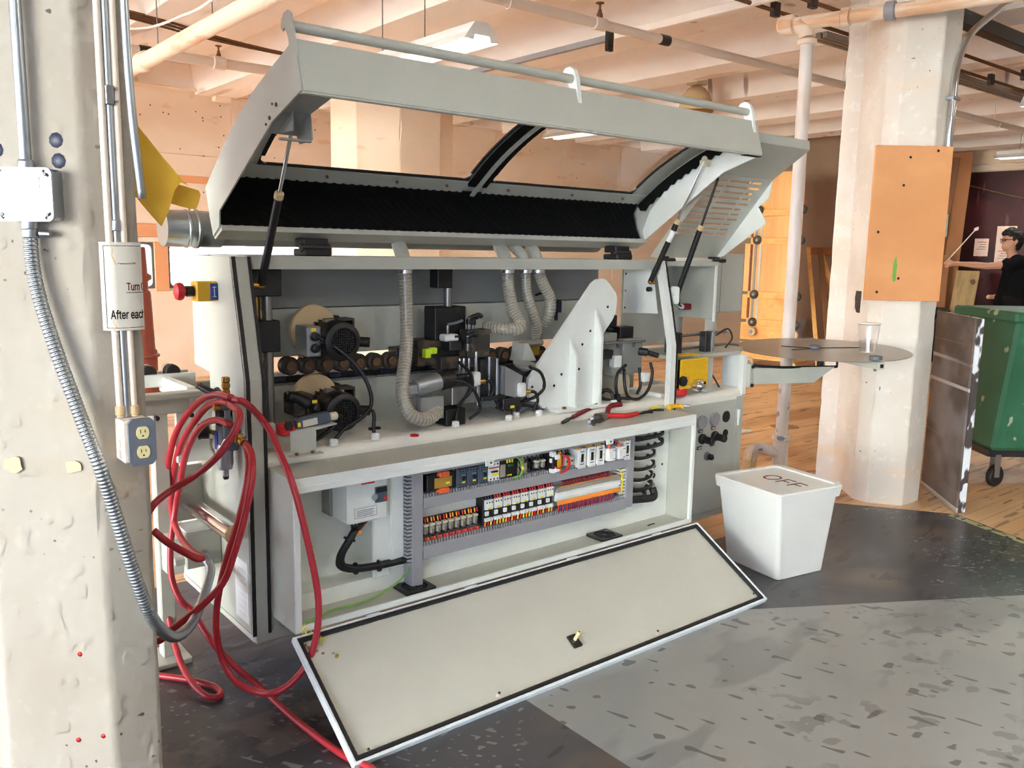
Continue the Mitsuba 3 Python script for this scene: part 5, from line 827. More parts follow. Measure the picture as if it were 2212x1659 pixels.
# ---- motors through the back plates
def motor(cx, cz, side):
    k = mp('motor', cat(cyl((cx, 2.73, cz), (cx, 2.855, cz), .058, 28, c=.004), *[obox((cx+.06*math.cos(a), 2.77, cz+.06*math.sin(a)), (0, 1, 0), (math.cos(a), 0, math.sin(a)), (-math.sin(a), 0, math.cos(a)), .085, .012, .003) for a in np.arange(0, 2*math.pi, .3)], box(cx-.07, cx+.075, 2.80, 2.85, cz-.075, cz+.075, .004)), 'black_metal', 30, label='black motor with a round fan cover')
    fc = add(k+'__fan_cover', lathe([(.0575, .11), (.070, .10), (.070, .02), (.066, .006), (.056, 0), (.047, -.001), (.047, .004), (.057, .008), (.06, .012)], (cx, 2.63, cz), (0, 1, 0), 36), 'black', 40)
    bars = [box(cx+a-.0012, cx+a+.0012, 2.632, 2.635, cz-math.sqrt(.047**2-a*a), cz+math.sqrt(.047**2-a*a)) for a in np.arange(-.042, .043, .0085)]+[box(cx-math.sqrt(.047**2-a*a), cx+math.sqrt(.047**2-a*a), 2.6315, 2.6345, cz+a-.0012, cz+a+.0012) for a in np.arange(-.042, .043, .0085)]
    add(fc+'__grille', cat(*bars), 'black'); add(fc+'__backing', cyl((cx, 2.648, cz), (cx, 2.65, cz), .05, 20), 'iron')
    s = side
    tb_ = add(k+'__terminal_box', box(cx-.115, cx-.062, 2.675, 2.77, cz-.052, cz+.052, .004) if s < 0 else box(cx-.11, cx-.055, 2.69, 2.78, cz-.06, cz+.03, .004), 'alu' if s < 0 else 'iron')
    for dz in (.018, -.022): add(tb_+'__gland', lathe([(.015, 0), (.016, .004), (.014, .016), (.008, .02)], (cx-.088, 2.676, cz+dz), (0, -1, 0), 14), 'black', 30)
    add(tb_+'__sticker', box(cx-.10, cx-.082, 2.674, 2.676, cz+.036, cz+.047), 'pale_yellow'); add(k+'__wheel', cyl((cx-.03, 2.79, cz+.03), (cx-.03, 2.815, cz+.03), .088, 30, c=.003), 'duct_tape', 40, label='pale buffing wheel'); 
    add(k+'__knob', tube([(cx+.065, 2.72, cz-.01), (cx+.10, 2.70, cz-.012), (cx+.13, 2.685, cz-.014)], .018, 12, 3), 'black', True); add(k+'__bracket', cat(box(cx+.03, cx+.095, 2.73, 2.80, cz+.062, cz+.07), box(cx+.088, cx+.095, 2.73, 2.80, cz-.02, cz+.068)), 'iron')
    for a in (.9, 1.5): add(k+'__lug', box(cx-.045+.025*a-.01, cx-.045+.025*a+.01, 2.70, 2.73, cz+.055, cz+.075, .003), 'steel')
    return k
motor(1.39, 1.13, -1); motor(1.39, .882, 1)
mp('motor_arm', tube([(1.30, 2.70, .905), (1.26, 2.72, .93), (1.22, 2.72, .942)], .020, 12, 3), 'black', True); mp('motor_guard', cat(box(1.24, 1.31, 2.71, 2.80, .87, .945, .004)), 'cast')
mp('motor_cable', tube([(1.305, 2.66, 1.148), (1.35, 2.64, 1.12), (1.41, 2.60, 1.06), (1.445, 2.57, .99), (1.455, 2.56, .92), (1.42, 2.56, .875), (1.36, 2.575, .84), (1.325, 2.585, .80)], .0065, 8, 6), 'black', True); mp('motor_cable', tube([(1.44, 2.65, .862), (1.475, 2.61, .885), (1.487, 2.60, .87), (1.483, 2.595, .82), (1.485, 2.59, .80)], .0065, 8, 6), 'black', True)
def gland(x, y, m='white_plastic', cable=None):
    g = mp('cable_gland', lathe([(.015, 0), (.015, .007), (.013, .008), (.0145, .010), (.0145, .018), (.011, .022), (.0065, .023)], (x, y, .785), n=14), m, 30, label='white cable gland')
    if cable: mp('cable', tube([(x, y, .80)]+cable, .0065, 8, 6), 'black', True)
gland(1.322, 2.583); gland(1.485, 2.587); gland(1.842, 2.605, cable=[(1.86, 2.62, .84), (1.90, 2.64, .875), (1.935, 2.63, .92), (1.92, 2.62, .98), (1.86, 2.61, 1.03)]); gland(2.088, 2.588, cable=[(2.075, 2.61, .83), (2.06, 2.64, .86), (2.09, 2.66, .895), (2.13, 2.66, .90)]); gland(2.15, 2.62, cable=[(2.19, 2.63, .84), (2.25, 2.62, .86), (2.28, 2.60, .90), (2.26, 2.60, .96), (2.20, 2.60, .99)]); gland(2.255, 2.60, cable=[(2.24, 2.62, .82), (2.17, 2.63, .83), (2.10, 2.62, .82), (2.05, 2.62, .835)]); gland(2.69, 2.60, cable=[(2.685, 2.61, .835), (2.66, 2.63, .85), (2.63, 2.66, .83)])
for x in (1.55, 1.578): mp('plug', lathe([(.011, 0), (.010, .008), (0, .010)], (x, 2.73, .785), n=10), 'black', True)
mp('red_ring', lathe([(.011, 0), (.016, 0), (.016, .006), (.011, .006), (.011, 0)], (1.62, 2.545, .786), n=18), 'red', 30)
# posts and blocks at the left
for x0, nm in ((1.155, 'guide_post'),): mp('guide_post', cyl((1.162, 2.735, .785), (1.162, 2.735, 1.36), .017, 18), 'steel', True, label='round guide post'); mp('guide_post', cyl((1.135, 2.76, 1.02), (1.135, 2.76, 1.37), .013, 14), 'brass', True)
for z0, z1, x1 in ((1.285, 1.375, 1.20), (1.10, 1.205, 1.192)): mp('clamp_block', box(1.09, x1, 2.70, 2.80, z0, z1, .003), 'black', label='black clamp block')
mp('guide_post', cyl((1.93, 2.79, 1.10), (1.93, 2.79, 1.375), .016, 18), 'steel', True); mp('clamp_block', box(1.845, 1.99, 2.75, 2.83, 1.10, 1.228, .003), 'black'); mp('clamp_block', box(1.87, 1.94, 2.77, 2.83, 1.30, 1.375, .003), 'black'); mp('clamp_block', box(1.81, 1.90, 2.62, 2.70, .786, .85, .003), 'black')
# rollers and track
for i in range(19):
    x = 1.27+i*.0685
    if x > 2.5: break
    r_ = mp('pressure_roller', lathe([(.012, .0), (.012, .004), (.026, .002), (.033, .008), (.033, .04), (.028, .045), (.012, .045)], (x, 2.795, 1.034-.0015*i), (0, 1, 0), 20), 'iron', 40, label='grey pressure roller'); add(r_+'__hub', lathe([(.017, -.002), (.014, -.003), (.013, .004), (0, .002)], (x, 2.795, 1.034-.0015*i), (0, 1, 0), 16), 'brown_rust', 40)
for i in range(34): mp('track_pad', box(1.06+i*.055, 1.06+i*.055+.053, 2.855, 2.96, .972, .992, .002), 'navy' if i % 2 else 'black')
mp('track_rail', box(1.05, 2.95, 2.86, 2.98, .955, .971, .002), 'black_metal'); mp('work_strip', box(2.02, 2.42, 2.87, 2.93, .993, 1.003, .002), 'crimson', label='red strip lying on the track')
# ---- limit switch on its bracket at the left end of the shelf
lb = mp('limit_switch', cat(box(1.135, 1.225, 2.515, 2.518, .79, .865, .001), box(1.125, 1.24, 2.49, 2.518, .786, .789, .001), prism([(1.135, .862), (1.235, .862), (1.30, .872), (1.30, .875), (1.135, .866)], 'y', 2.515, 2.57)), 'grey', label='limit switch on a grey bracket at the left of the shelf'); add(lb+'__body', obox((1.225, 2.545, .888), (1, 0, .12), (0, 1, 0), (-.12, 0, 1), .12, .035, .034, .004), 'breaker'); add(lb+'__sticker', obox((1.21, 2.527, .886), (1, 0, .12), (0, 1, 0), (-.12, 0, 1), .052, .002, .022), 'paper'); add(lb+'__tag', obox((1.172, 2.527, .882), (1, 0, .12), (0, 1, 0), (-.12, 0, 1), .01, .002, .014), 'pale_yellow')
add(lb+'__head', cat(obox((1.13, 2.54, .872), (1, 0, .12), (0, 1, 0), (-.12, 0, 1), .05, .042, .038, .005)), 'red'); add(lb+'__cap', cyl((1.132, 2.524, .884), (1.132, 2.512, .886), .016, 6, c=.002), 'black'); add(lb+'__gland', cyl((1.287, 2.545, .893), (1.315, 2.545, .895), .014, 14, c=.003), 'beige', 30)
for x in (1.15, 1.205): add(lb+'__bolt', cyl((x, 2.503, .789), (x, 2.503, .797), .006, 8, c=.001), 'brown_rust')
mp('cable', tube([(1.31, 2.545, .895), (1.34, 2.56, .885), (1.33, 2.59, .85), (1.27, 2.60, .81), (1.22, 2.60, .795)], .007, 8, 6), 'black', True); mp('side_block', cat(box(1.065, 1.125, 2.60, 2.63, .80, .88, .003)), 'grey')
# ---- suction hoses
def hose(pts, R, stub, label):
    k = mp('suction_hose', tube(pts, R, 18, 8, .012), 'clear_hose', True, label=label); add(k+'__wire', coil(pts, R+.0006, .0013, .0125, 5, 8, 12), 'hose_rib', True)
    add(k+'__clamp', lathe([(R+.001, -.006), (R+.003, -.006), (R+.003, .006), (R+.001, .006)], pts[0], (0, 0, 1), 20), 'chrome', 30)
    add(k+'__stub', tube([V(*pts[0])+V(0, 0, .0), V(*pts[0])+V(0, .02, .06), V(*stub)], R*1.12, 18, 3), 'grey', True, label='painted metal pipe stub')
hose([(1.70, 2.735, 1.365), (1.70, 2.73, 1.28), (1.695, 2.715, 1.15), (1.67, 2.685, 1.05), (1.64, 2.655, .98), (1.625, 2.63, .91), (1.64, 2.605, .855), (1.685, 2.595, .832), (1.74, 2.61, .835), (1.785, 2.645, .855), (1.80, 2.69, .872)], .024, (1.725, 2.83, 1.475), 'ribbed clear hose looping down to the shelf, the left one')
hose([(2.193, 2.745, 1.365), (2.192, 2.735, 1.30), (2.19, 2.70, 1.21), (2.195, 2.66, 1.16), (2.165, 2.64, 1.14), (2.11, 2.665, 1.14), (2.08, 2.74, 1.14)], .024, (2.215, 2.84, 1.475), 'ribbed clear hose bending left into the cutter')
hose([(2.302, 2.76, 1.365), (2.305, 2.755, 1.28), (2.325, 2.74, 1.20), (2.36, 2.75, 1.13), (2.39, 2.79, 1.085)], .021, (2.285, 2.84, 1.475), 'ribbed clear hose, third from the left')
hose([(2.372, 2.76, 1.365), (2.395, 2.752, 1.31), (2.428, 2.745, 1.25), (2.428, 2.75, 1.18), (2.415, 2.80, 1.11)], .024, (2.385, 2.84, 1.475), 'ribbed clear hose, the right one')
# ---- milling heads between the hoses: castings, spindles, knobs, sensors
U = lambda u0, u1, y0, y1, z0, z1, c=.003: box(u0, u1, y0, y1, z0, z1, c)
mp('slide_casting', cat(U(1.78, 2.02, 2.77, 2.86, 1.0, 1.10), U(1.86, 2.10, 2.73, 2.80, .985, 1.035), U(1.95, 2.06, 2.68, 2.74, 1.03, 1.14), U(2.03, 2.10, 2.70, 2.79, .88, 1.02)), 'cast'); mp('slide_casting', cat(U(1.70, 1.86, 2.80, 2.86, 1.03, 1.075), U(1.88, 1.94, 2.70, 2.76, 1.06, 1.10), cyl((1.75, 2.78, 1.045), (1.75, 2.84, 1.045), .035, 18)), 'black_metal')
dg = mp('digital_indicator', U(1.86, 1.925, 2.70, 2.75, 1.098, 1.125, .006), 'grey_light', 30, label='grey digital position indicator with a lever'); add(dg+'__window', box(1.902, 1.923, 2.6985, 2.7005, 1.112, 1.121), 'black'); add(dg+'__stem', cyl((1.885, 2.725, 1.125), (1.885, 2.725, 1.16), .007, 10), 'steel', True); add(dg+'__lever', tube([(1.885, 2.725, 1.162), (1.91, 2.71, 1.168), (1.94, 2.70, 1.178)], .006, 8, 3), 'grey_knob', True)
for x, y, z, h in ((1.985, 2.72, 1.135, .05), (2.01, 2.73, 1.12, .07), (1.95, 2.68, 1.06, .06)): s_ = mp('adjusting_spindle', cyl((x, y, z), (x, y, z+h), .008, 12), 'steel', True); add(s_+'__handle', cat(cyl((x, y, z+h*.5), (x, y, z+h*.9), .013, 12, c=.002), tube([(x, y, z+h*.9), (x+.02, y-.01, z+h*.9+.012), (x+.035, y-.01, z+h*.9+.005)], .009, 8, 3)), 'black', 30)
for x in (1.925, 1.945, 1.97): mp('guide_rod', cyl((x, 2.70, .97), (x, 2.70, 1.03), .006, 10), 'chrome', True)
for x, z0, z1 in ((2.055, .87, 1.03), (1.99, .97, 1.055)): mp('guide_rod', cyl((x, 2.68, z0), (x, 2.68, z1), .007, 12), 'chrome', True)
sp1 = mp('spindle_motor', lathe([(.030, 0), (.034, .004), (.034, .10), (.030, .105)], (1.69, 2.65, .94), unit((1, -.08, .18)), 24), 'alu', 40, label='silver spindle motor lying on its side'); add(sp1+'__collar', lathe([(.033, .105), (.0355, .108), (.0355, .15), (.03, .165), (.018, .168)], (1.69, 2.65, .94), unit((1, -.08, .18)), 24), 'black', 40); add(sp1+'__bracket', cat(U(1.64, 1.70, 2.63, 2.70, .92, .955), U(1.70, 1.80, 2.62, 2.66, .82, .905), prism([(1.69, .80), (1.79, .80), (1.77, .92), (1.67, .90)], 'y', 2.66, 2.665)), 'grey_dark'); add(sp1+'__stop', cyl((1.65, 2.655, .935), (1.69, 2.65, .94), .016, 14), 'chrome', True)
mp('motor_cable', tube([(1.83, 2.61, .965), (1.87, 2.59, .955), (1.91, 2.58, .92), (1.935, 2.58, .87), (1.94, 2.585, .84), (1.90, 2.595, .81)], .0065, 8, 6), 'black', True)
for x, y, z, s in ((1.955, 2.62, .955, .032), (2.155, 2.585, .90, .034)): q = mp('pneumatic_sensor', U(x-s*.5, x+s*.6, y, y+.03, z-.028, z+.028, .006), 'grey_light', 30, label='pale sensor box with a cable'); add(q+'__gland', cyl((x+s*.6, y+.012, z-.012), (x+s*.6+.022, y+.006, z-.010), .010, 12, c=.002), 'brass', 30); add(q+'__cable', tube([(x+s*.6+.02, y+.006, z-.01), (x+s+.03, y, z-.015), (x+s+.045, y, z-.05), (x+s+.03, y+.01, z-.09)], .006, 8, 5), 'black', True)
mp('mounting_plate', cat(U(2.055, 2.068, 2.63, 2.75, .86, 1.03), U(1.85, 1.975, 2.64, 2.70, .86, .93), U(1.955, 1.97, 2.62, 2.70, .85, .935)), 'steel'); mp('slide_casting', cat(U(1.83, 2.0, 2.65, 2.72, .925, .965), U(1.96, 2.04, 2.66, 2.74, .865, .935), U(1.97, 2.09, 2.61, 2.63, .868, .885)), 'black_metal')
mp('spindle_motor', cat(prism([(2.075, .885), (2.15, .865), (2.165, .955), (2.075, 1.0)], 'y', 2.60, 2.68), ), 'alu', label='square grey spindle motor'); mp('slide_casting', cat(U(2.10, 2.30, 2.66, 2.78, .94, .975), U(2.16, 2.24, 2.68, 2.78, .86, .95), U(2.06, 2.15, 2.59, 2.64, .84, .872)), 'black_metal')
mp('suction_cup', lathe([(.018, 0), (.045, .02), (.048, .03), (.042, .03), (.015, .012)], (2.225, 2.67, .965), unit((0, -.2, 1)), 24), 'grey_dark', 40); mp('limit_switch', cat(U(2.055, 2.135, 2.585, 2.615, .83, .85)), 'black'); mp('sticker', box(2.092, 2.112, 2.5835, 2.585, .833, .844), 'pale_yellow')
mp('green_clip', cat(U(1.79, 1.815, 2.73, 2.76, 1.035, 1.07), U(1.81, 1.84, 2.725, 2.75, 1.05, 1.075)), 'tag_green'); mp('funnel', prism([(2.24, .995), (2.32, .995), (2.30, 1.03), (2.275, 1.07), (2.255, 1.07), (2.25, 1.03)], 'y', 2.70, 2.78), 'grey', label='folded grey suction funnel'); mp('yellow_block', U(2.335, 2.42, 2.79, 2.86, 1.0, 1.06, .006), 'label_gold'); mp('vacuum_box', U(2.33, 2.41, 2.75, 2.80, 1.05, 1.075, .008), 'clear_hose')
w_ = mp('warning_sticker', prism([(2.085, 1.168), (2.105, 1.168), (2.095, 1.184)], 'y', 2.862, 2.866), 'yellow', label='yellow warning triangle'); add(w_+'__mark', cat(box(2.0942, 2.0958, 2.8615, 2.862, 1.172, 1.179)), 'black')
sn = mp('pressure_switch', cat(U(2.49, 2.53, 2.78, 2.81, 1.185, 1.24), cyl((2.51, 2.795, 1.15), (2.51, 2.795, 1.185), .008, 10)), 'navy', label='dark blue pressure switch'); mp('cable', tube([(2.49, 2.79, 1.235), (2.45, 2.78, 1.255), (2.42, 2.79, 1.27), (2.41, 2.82, 1.26)], .005, 8, 5), 'black', True)
# ---- white gusset plate with two ribs
gp = Polygon([(2.215, .88), (2.222, .935), (2.565, 1.318), (2.59, 1.333), (2.62, 1.338), (2.645, 1.333), (2.67, 1.312), (2.71, 1.275), (2.718, 1.25), (2.712, 1.19), (2.695, 1.16), (2.645, 1.105), (2.636, 1.09), (2.636, .80), (2.33, .80), (2.30, .805), (2.275, .835), (2.235, .84)])
gu = mp('gusset', prism(gp.buffer(-.006).buffer(.006), 'y', 2.63, 2.645), 'grey_light', label='white triangular gusset plate with two ribs'); add(gu+'__base', box(2.335, 2.70, 2.575, 2.70, .786, .80, .003), 'grey_light')
add(gu+'__rib', prism([(2.63, .80), (2.585, .80), (2.585, 1.09), (2.63, 1.21)], 'x', 2.585, 2.597), 'grey_light'); add(gu+'__rib', prism([(2.63, .80), (2.585, .80), (2.585, 1.01), (2.63, 1.085)], 'x', 2.442, 2.452), 'grey_light')
for x, z in ((2.66, 1.215), (2.56, 1.115), (2.515, 1.06), (2.40, .94), (2.50, .955), (2.36, .895), (2.30, .90), (2.24, .90)): add(gu+'__hole', cyl((x, 2.6295, z), (x, 2.628, z), .0055, 10), 'black')
add(gu+'__bolt', cyl((2.385, 2.59, .80), (2.385, 2.59, .808), .009, 8, c=.001), 'brown_rust')
mp('gusset_foot', cat(tube([(2.17, 2.66, .80), (2.24, 2.66, .83), (2.30, 2.66, .838), (2.325, 2.65, .80)], .022, 10, 5)), 'grey_knob', True)
# ---- right hand works: castings, valve, cables
mp('slide_casting', cat(U(2.66, 2.80, 2.70, 2.80, 1.0, 1.09), U(2.70, 2.92, 2.70, 2.78, .94, 1.02), U(2.82, 2.95, 2.68, 2.72, .90, 1.06), U(2.66, 2.92, 2.74, 2.78, .93, .95)), 'grey_dark'); mp('slide_casting', cat(U(2.68, 2.74, 2.66, 2.72, .98, 1.02), U(2.86, 2.95, 2.74, 2.80, 1.02, 1.11), U(2.76, 2.80, 2.80, 2.84, 1.0, 1.18)), 'black'); mp('blade_arm', cat(U(2.69, 2.95, 2.66, 2.69, 1.045, 1.055), cyl((2.88, 2.67, 1.035), (2.88, 2.655, 1.035), .012, 14)), 'steel')
q = mp('pneumatic_sensor', U(2.73, 2.775, 2.64, 2.68, .94, .995, .004), 'grey_light', 30, label='pale sensor box right of the gusset'); mp('pneumatic_sensor', U(2.90, 2.94, 2.62, 2.65, .865, .91, .004), 'grey_light', 30)
mp('spindle_motor', lathe([(.02, -.03), (.05, -.025), (.055, 0), (.055, .09), (.045, .1), (.02, .1)], (2.84, 2.72, .855), (0, 1, 0), 26), 'beige', 40, label='dusty beige motor behind the cables'); mp('motor_flange', lathe([(.012, -.01), (.03, -.008), (.033, .01), (.033, .04)], (2.79, 2.70, .925), (0, 1, 0), 20), 'grey', 40); mp('back_panel', box(2.65, 3.0, 2.86, 2.868, .79, .99, .002), 'inner'); mp('side_plate', box(2.655, 2.665, 2.68, 2.86, .79, .96, .002), 'grey')
for pts in ([(2.80, 2.64, .95), (2.74, 2.63, .92), (2.725, 2.625, .87), (2.735, 2.625, .82)], [(2.80, 2.65, .93), (2.785, 2.63, .87), (2.80, 2.62, .81), (2.86, 2.61, .795), (2.92, 2.61, .83), (2.945, 2.61, .90), (2.94, 2.62, .955)], [(2.64, 2.66, .82), (2.70, 2.63, .80), (2.76, 2.62, .805), (2.80, 2.61, .80)], [(2.90, 2.65, .93), (2.90, 2.64, .85), (2.87, 2.63, .815)], [(2.66, 2.68, .81), (2.70, 2.65, .845), (2.74, 2.64, .80)]): mp('cable', tube(pts, .007, 8, 6), 'black', True)
mp('connector', cat(cyl((2.735, 2.625, .825), (2.74, 2.625, .795), .014, 12, c=.003), U(2.73, 2.75, 2.61, 2.64, .786, .815)), 'black', 30)
mp('rail_block', cat(U(2.80, 2.90, 2.80, 2.86, 1.08, 1.16), cyl((2.82, 2.79, 1.095), (2.90, 2.79, 1.085), .013, 12)), 'black_metal')
# ---- right end: guard, switch cabinet, glue end, gauges, reel tray
GP = [(2.745, 1.432), (2.44, 1.80), (2.257, 1.922)]
def gpt(x, t):       # a point of the slotted sheet, t along it from the hinge
    a, b = V(*GP[0]), V(*GP[1]); return V(x, *(a+(b-a)*t))
g0, g1 = V(3.06, *GP[0]), V(3.06, *GP[1]); gl_ = np.linalg.norm(g1-g0); gy_ = (g1-g0)/gl_; gn_ = np.cross((1, 0, 0), gy_)
slots = []
for i in range(11):
    t_ = gl_*(.30+.063*i)
    for a0, a1 in ((.035+.012*(i % 2), .16), (.175, .33), (.345, .42-.012*(i % 3))): slots.append(sbox(a0, t_, a1, t_+.0085).buffer(.002))
sheet_ = sbox(0, 0, .475, gl_).difference(union_all(slots))
gd_ = mp('guard', place(trimesh.creation.extrude_polygon(sheet_, .003, engine='earcut'), g0, V(1, 0, 0), gy_, gn_), 'grey', label='raised slotted guard at the right end')
add(gd_+'__front_band', cat(band([GP[1], GP[2]], .003, 'x', 3.06, 3.535), band([GP[2], (2.262, 1.962)], .003, 'x', 3.03, 3.535)), 'grey')
add(gd_+'__side_plate', prism([(2.745, 1.432), (2.44, 1.80), (2.455, 1.715), (2.51, 1.675), (2.46, 1.60), (2.70, 1.44)], 'x', 3.532, 3.536), 'grey_light', label='notched right side plate'); add(gd_+'__side_plate', prism([(2.755, 1.432), (2.44, 1.80), (2.40, 1.79), (2.62, 1.53), (2.71, 1.425)], 'x', 3.056, 3.06), 'grey')
add(gd_+'__rivet', cat(*[trimesh.creation.icosphere(1, .0035).apply_translation(gpt(3.52, t)) for t in np.linspace(.05, .95, 15)]), 'grey_light', kind='stuff')
for x in (3.10, 3.48): add(gd_+'__clip', cat(box(x-.03, x+.03, 2.70, 2.73, 1.425, 1.436, .003), cyl((x-.045, 2.68, 1.418), (x+.045, 2.68, 1.418), .010, 12, c=.003)), 'black', 30)
sc = mp('switch_cabinet', cat(box(3.06, 3.45, 2.66, 3.0, 1.395, 1.412, .003), box(3.06, 3.45, 2.93, 2.936, .99, 1.40), box(3.43, 3.45, 2.66, 2.94, 1.13, 1.40, .003), box(3.06, 3.45, 2.655, 2.675, 1.39, 1.413, .003)), 'grey', label='open grey housing at the right end')
add(sc+'__bar', box(3.42, 3.44, 2.655, 2.66, 1.12, 1.40, .002), 'grey_light'); cn = add(sc+'__connector', box(3.37, 3.49, 2.80, 2.835, 1.17, 1.20, .004), 'crimson', label='dark red connector'); add(cn+'__latch', box(3.49, 3.50, 2.80, 2.83, 1.155, 1.21, .002), 'steel'); add(cn+'__sleeve', cyl((3.37, 2.81, 1.185), (3.35, 2.80, 1.19), .013, 12, c=.002), 'grey_light', 30); add(cn+'__cable', tube([(3.35, 2.80, 1.19), (3.30, 2.77, 1.20), (3.25, 2.73, 1.22), (3.21, 2.70, 1.25)], .005, 8, 5), 'black', True)
mp('control_cover', box(3.57, 3.845, 2.80, 3.05, 1.148, 1.452, .004), 'grey', label='pale square cover right of the housing'); add(f'{EB}__control_cover__seam', box(3.655, 3.659, 2.7985, 2.801, 1.15, 1.45), 'grey_dark')
mp('cover_post', cyl((3.76, 2.93, .95), (3.76, 2.93, 1.15), .032, 20), 'grey', True); mp('cover_post', tube([(3.50, 2.95, .95), (3.50, 2.95, 1.14)], .03, 16, 1), 'grey_dark', True)
mp('infeed_plate', prism([(3.10, 2.62), (3.58, 2.60), (3.74, 2.70), (3.80, 3.0), (3.10, 3.0)], 'z', .955, .972), 'grey', label='grey plate carrying the tape feeder')
tf = mp('tape_feeder', cat(box(3.38, 3.43, 2.66, 2.70, .972, 1.07, .003), box(3.19, 3.205, 2.66, 2.76, .972, 1.075, .003)), 'black_metal', label='tape feeder with two guide rods'); add(tf+'__plate', box(3.425, 3.445, 2.655, 2.70, .972, 1.072, .002), 'chrome'); add(tf+'__roller', cyl((3.17, 2.68, .98), (3.17, 2.68, 1.07), .03, 18, c=.003), 'black', 30)
for z in (1.055, .99): add(tf+'__rod', cyl((3.17, 2.69, z), (3.62, 2.72, z+.004), .007, 10), 'steel', True)
add(tf+'__rod_end', cyl((3.615, 2.72, 1.059), (3.64, 2.72, 1.06), .012, 12, c=.002), 'chrome', 30); add(tf+'__tube', tube([(3.46, 2.66, 1.05), (3.55, 2.66, 1.08), (3.59, 2.66, 1.03), (3.54, 2.66, .985)], .004, 8, 6), 'black', True)
holes_ = union_all([Point(3.085+.0118*i+(.0059 if j % 2 else 0), .842+.0102*j).buffer(.0034, quad_segs=2) for i in range(16) for j in range(12)])
yg = mp('yellow_guard', prism(rrect(3.075, 3.275, .825, .965, .008).difference(holes_), 'y', 2.555, 2.559), 'yellow', label='yellow perforated guard'); add(yg+'__backing', box(3.08, 3.27, 2.575, 2.577, .83, .962), 'black'); add(yg+'__top', prism(sbox(3.075, 2.562, 3.225, 2.63).difference(union_all([Point(3.085+.0118*i, 2.575+.012*j).buffer(.0034, quad_segs=2) for i in range(12) for j in range(4)])), 'z', .978, .982), 'yellow'); add(yg+'__knob', lathe([(.02, 0), (.024, .004), (.024, .018), (.016, .022)], (3.085, 2.555, .865), (0, -1, 0), 8), 'black', 30); add(yg+'__shaft', lathe([(.014, 0), (.028, .006), (.028, .03), (.02, .034), (.012, .05)], (3.185, 2.555, .838), (0, -1, 0), 18), 'chrome', 40); add(yg+'__screw', cyl((3.255, 2.555, .842), (3.255, 2.550, .842), .006, 8), 'black', True)
mp('glue_pot', cat(cyl((3.11, 2.60, .79), (3.11, 2.60, .83), .05, 22, c=.008), ), 'red', 30, label='low round red pot under the yellow guard')
mp('end_web', cat(box(3.29, 3.335, 2.57, 2.60, .79, .955, .003), box(3.325, 3.335, 2.57, 2.75, .79, .955, .002)), 'grey'); mp('rear_sheet', box(3.34, 3.58, 2.84, 2.848, .79, .95, .002), 'grey_dark'); mp('probe', tube([(3.37, 2.66, .95), (3.40, 2.63, .87), (3.43, 2.60, .80)], .004, 8, 4), 'black', True)
mp('end_post', cat(box(3.575, 3.605, 2.57, 2.60, .755, .955, .002), box(3.60, 3.606, 2.57, 2.72, .75, .955, .002)), 'grey_light', label='pale upright at the right end')
epn = mp('front_panel', cat(box(3.0, 3.54, 2.572, 2.578, .185, .735, .003)), 'grey', label='front panel with pressure gauges and regulators'); mp('end_side', box(3.54, 3.60, 2.574, 2.582, .20, .75, .003), 'grey'); mp('end_side', box(3.594, 3.60, 2.58, 3.28, .2, .75, .003), 'grey')
add(epn+'__hinge', cat(cyl((3.555, 2.568, .60), (3.555, 2.568, .64), .006, 10), cyl((3.555, 2.568, .64), (3.555, 2.568, .68), .009, 10)), 'grey_light')
for x, z in ((3.267, .646), (3.366, .651)):
    g = add(epn+'__gauge', lathe([(.030, 0), (.034, .003), (.034, .010), (.031, .013), (.0295, .010)], (x, 2.572, z), (0, -1, 0), 28), 'duct', 40, label='round pressure gauge'); add(g+'__dial', lathe([(.0297, .008), (0, .0082)], (x, 2.572, z), (0, -1, 0), 24), 'white'); add(g+'__needle', cat(obox((x+.006, 2.5632, z+.006), (1, 0, 1), (-1, 0, 1), (0, -1, 0), .03, .002, .0008), *[obox((x+.022*math.cos(a), 2.5634, z+.022*math.sin(a)), (math.cos(a), 0, math.sin(a)), (-math.sin(a), 0, math.cos(a)), (0, -1, 0), .006, .0015, .0006) for a in np.linspace(-.7, 3.84, 9)]), 'black')
for x, z, r in ((3.46, .654, .0285), (3.461, .570, .0195)): add(epn+'__blank', cyl((x, 2.573, z), (x, 2.5695, z), r, 26), 'black', label='black blanked hole')
for x, z in ((3.274, .565), (3.37, .567)):
    k_ = add(epn+'__regulator_knob', lathe([(.023, 0), (.025, .003), (.025, .014), (.018, .020), (.017, .05), (.0185, .052), (.0185, .066), (.015, .070)], (x, 2.572, z), (0.05, -1, -.05), 20), 'black', 40, label='black regulator knob')
def plate(x, z, w, m='blue'): p_ = add(epn+'__label_plate', box(x-w/2, x+w/2, 2.570, 2.573, z-.0075, z+.0075), m); add(p_+'__lettering', cat(*[box(x-w*.32+i*w*.16, x-w*.32+i*w*.16+w*.1, 2.5692, 2.5702, z-.003, z+.003) for i in range(5)]), 'grey_light')
plate(3.265, .603, .036, 'navy'); plate(3.363, .607, .034, 'mahogany'); plate(3.263, .520, .037, 'navy'); plate(3.362, .524, .036, 'navy')
sw = add(epn+'__switch', lathe([(.020, 0), (.022, .004), (.020, .012), (.012, .014)], (3.322, 2.572, .472), (0, -1, 0), 20), 'steel', 40); add(sw+'__knob', obox((3.327, 2.55, .470), (1, 0, .5), (0, 1, 0), (-.5, 0, 1), .022, .03, .026, .004), 'black')
mp('side_latch', box(3.60, 3.625, 2.60, 2.63, .515, .585, .008), 'duct_tape')
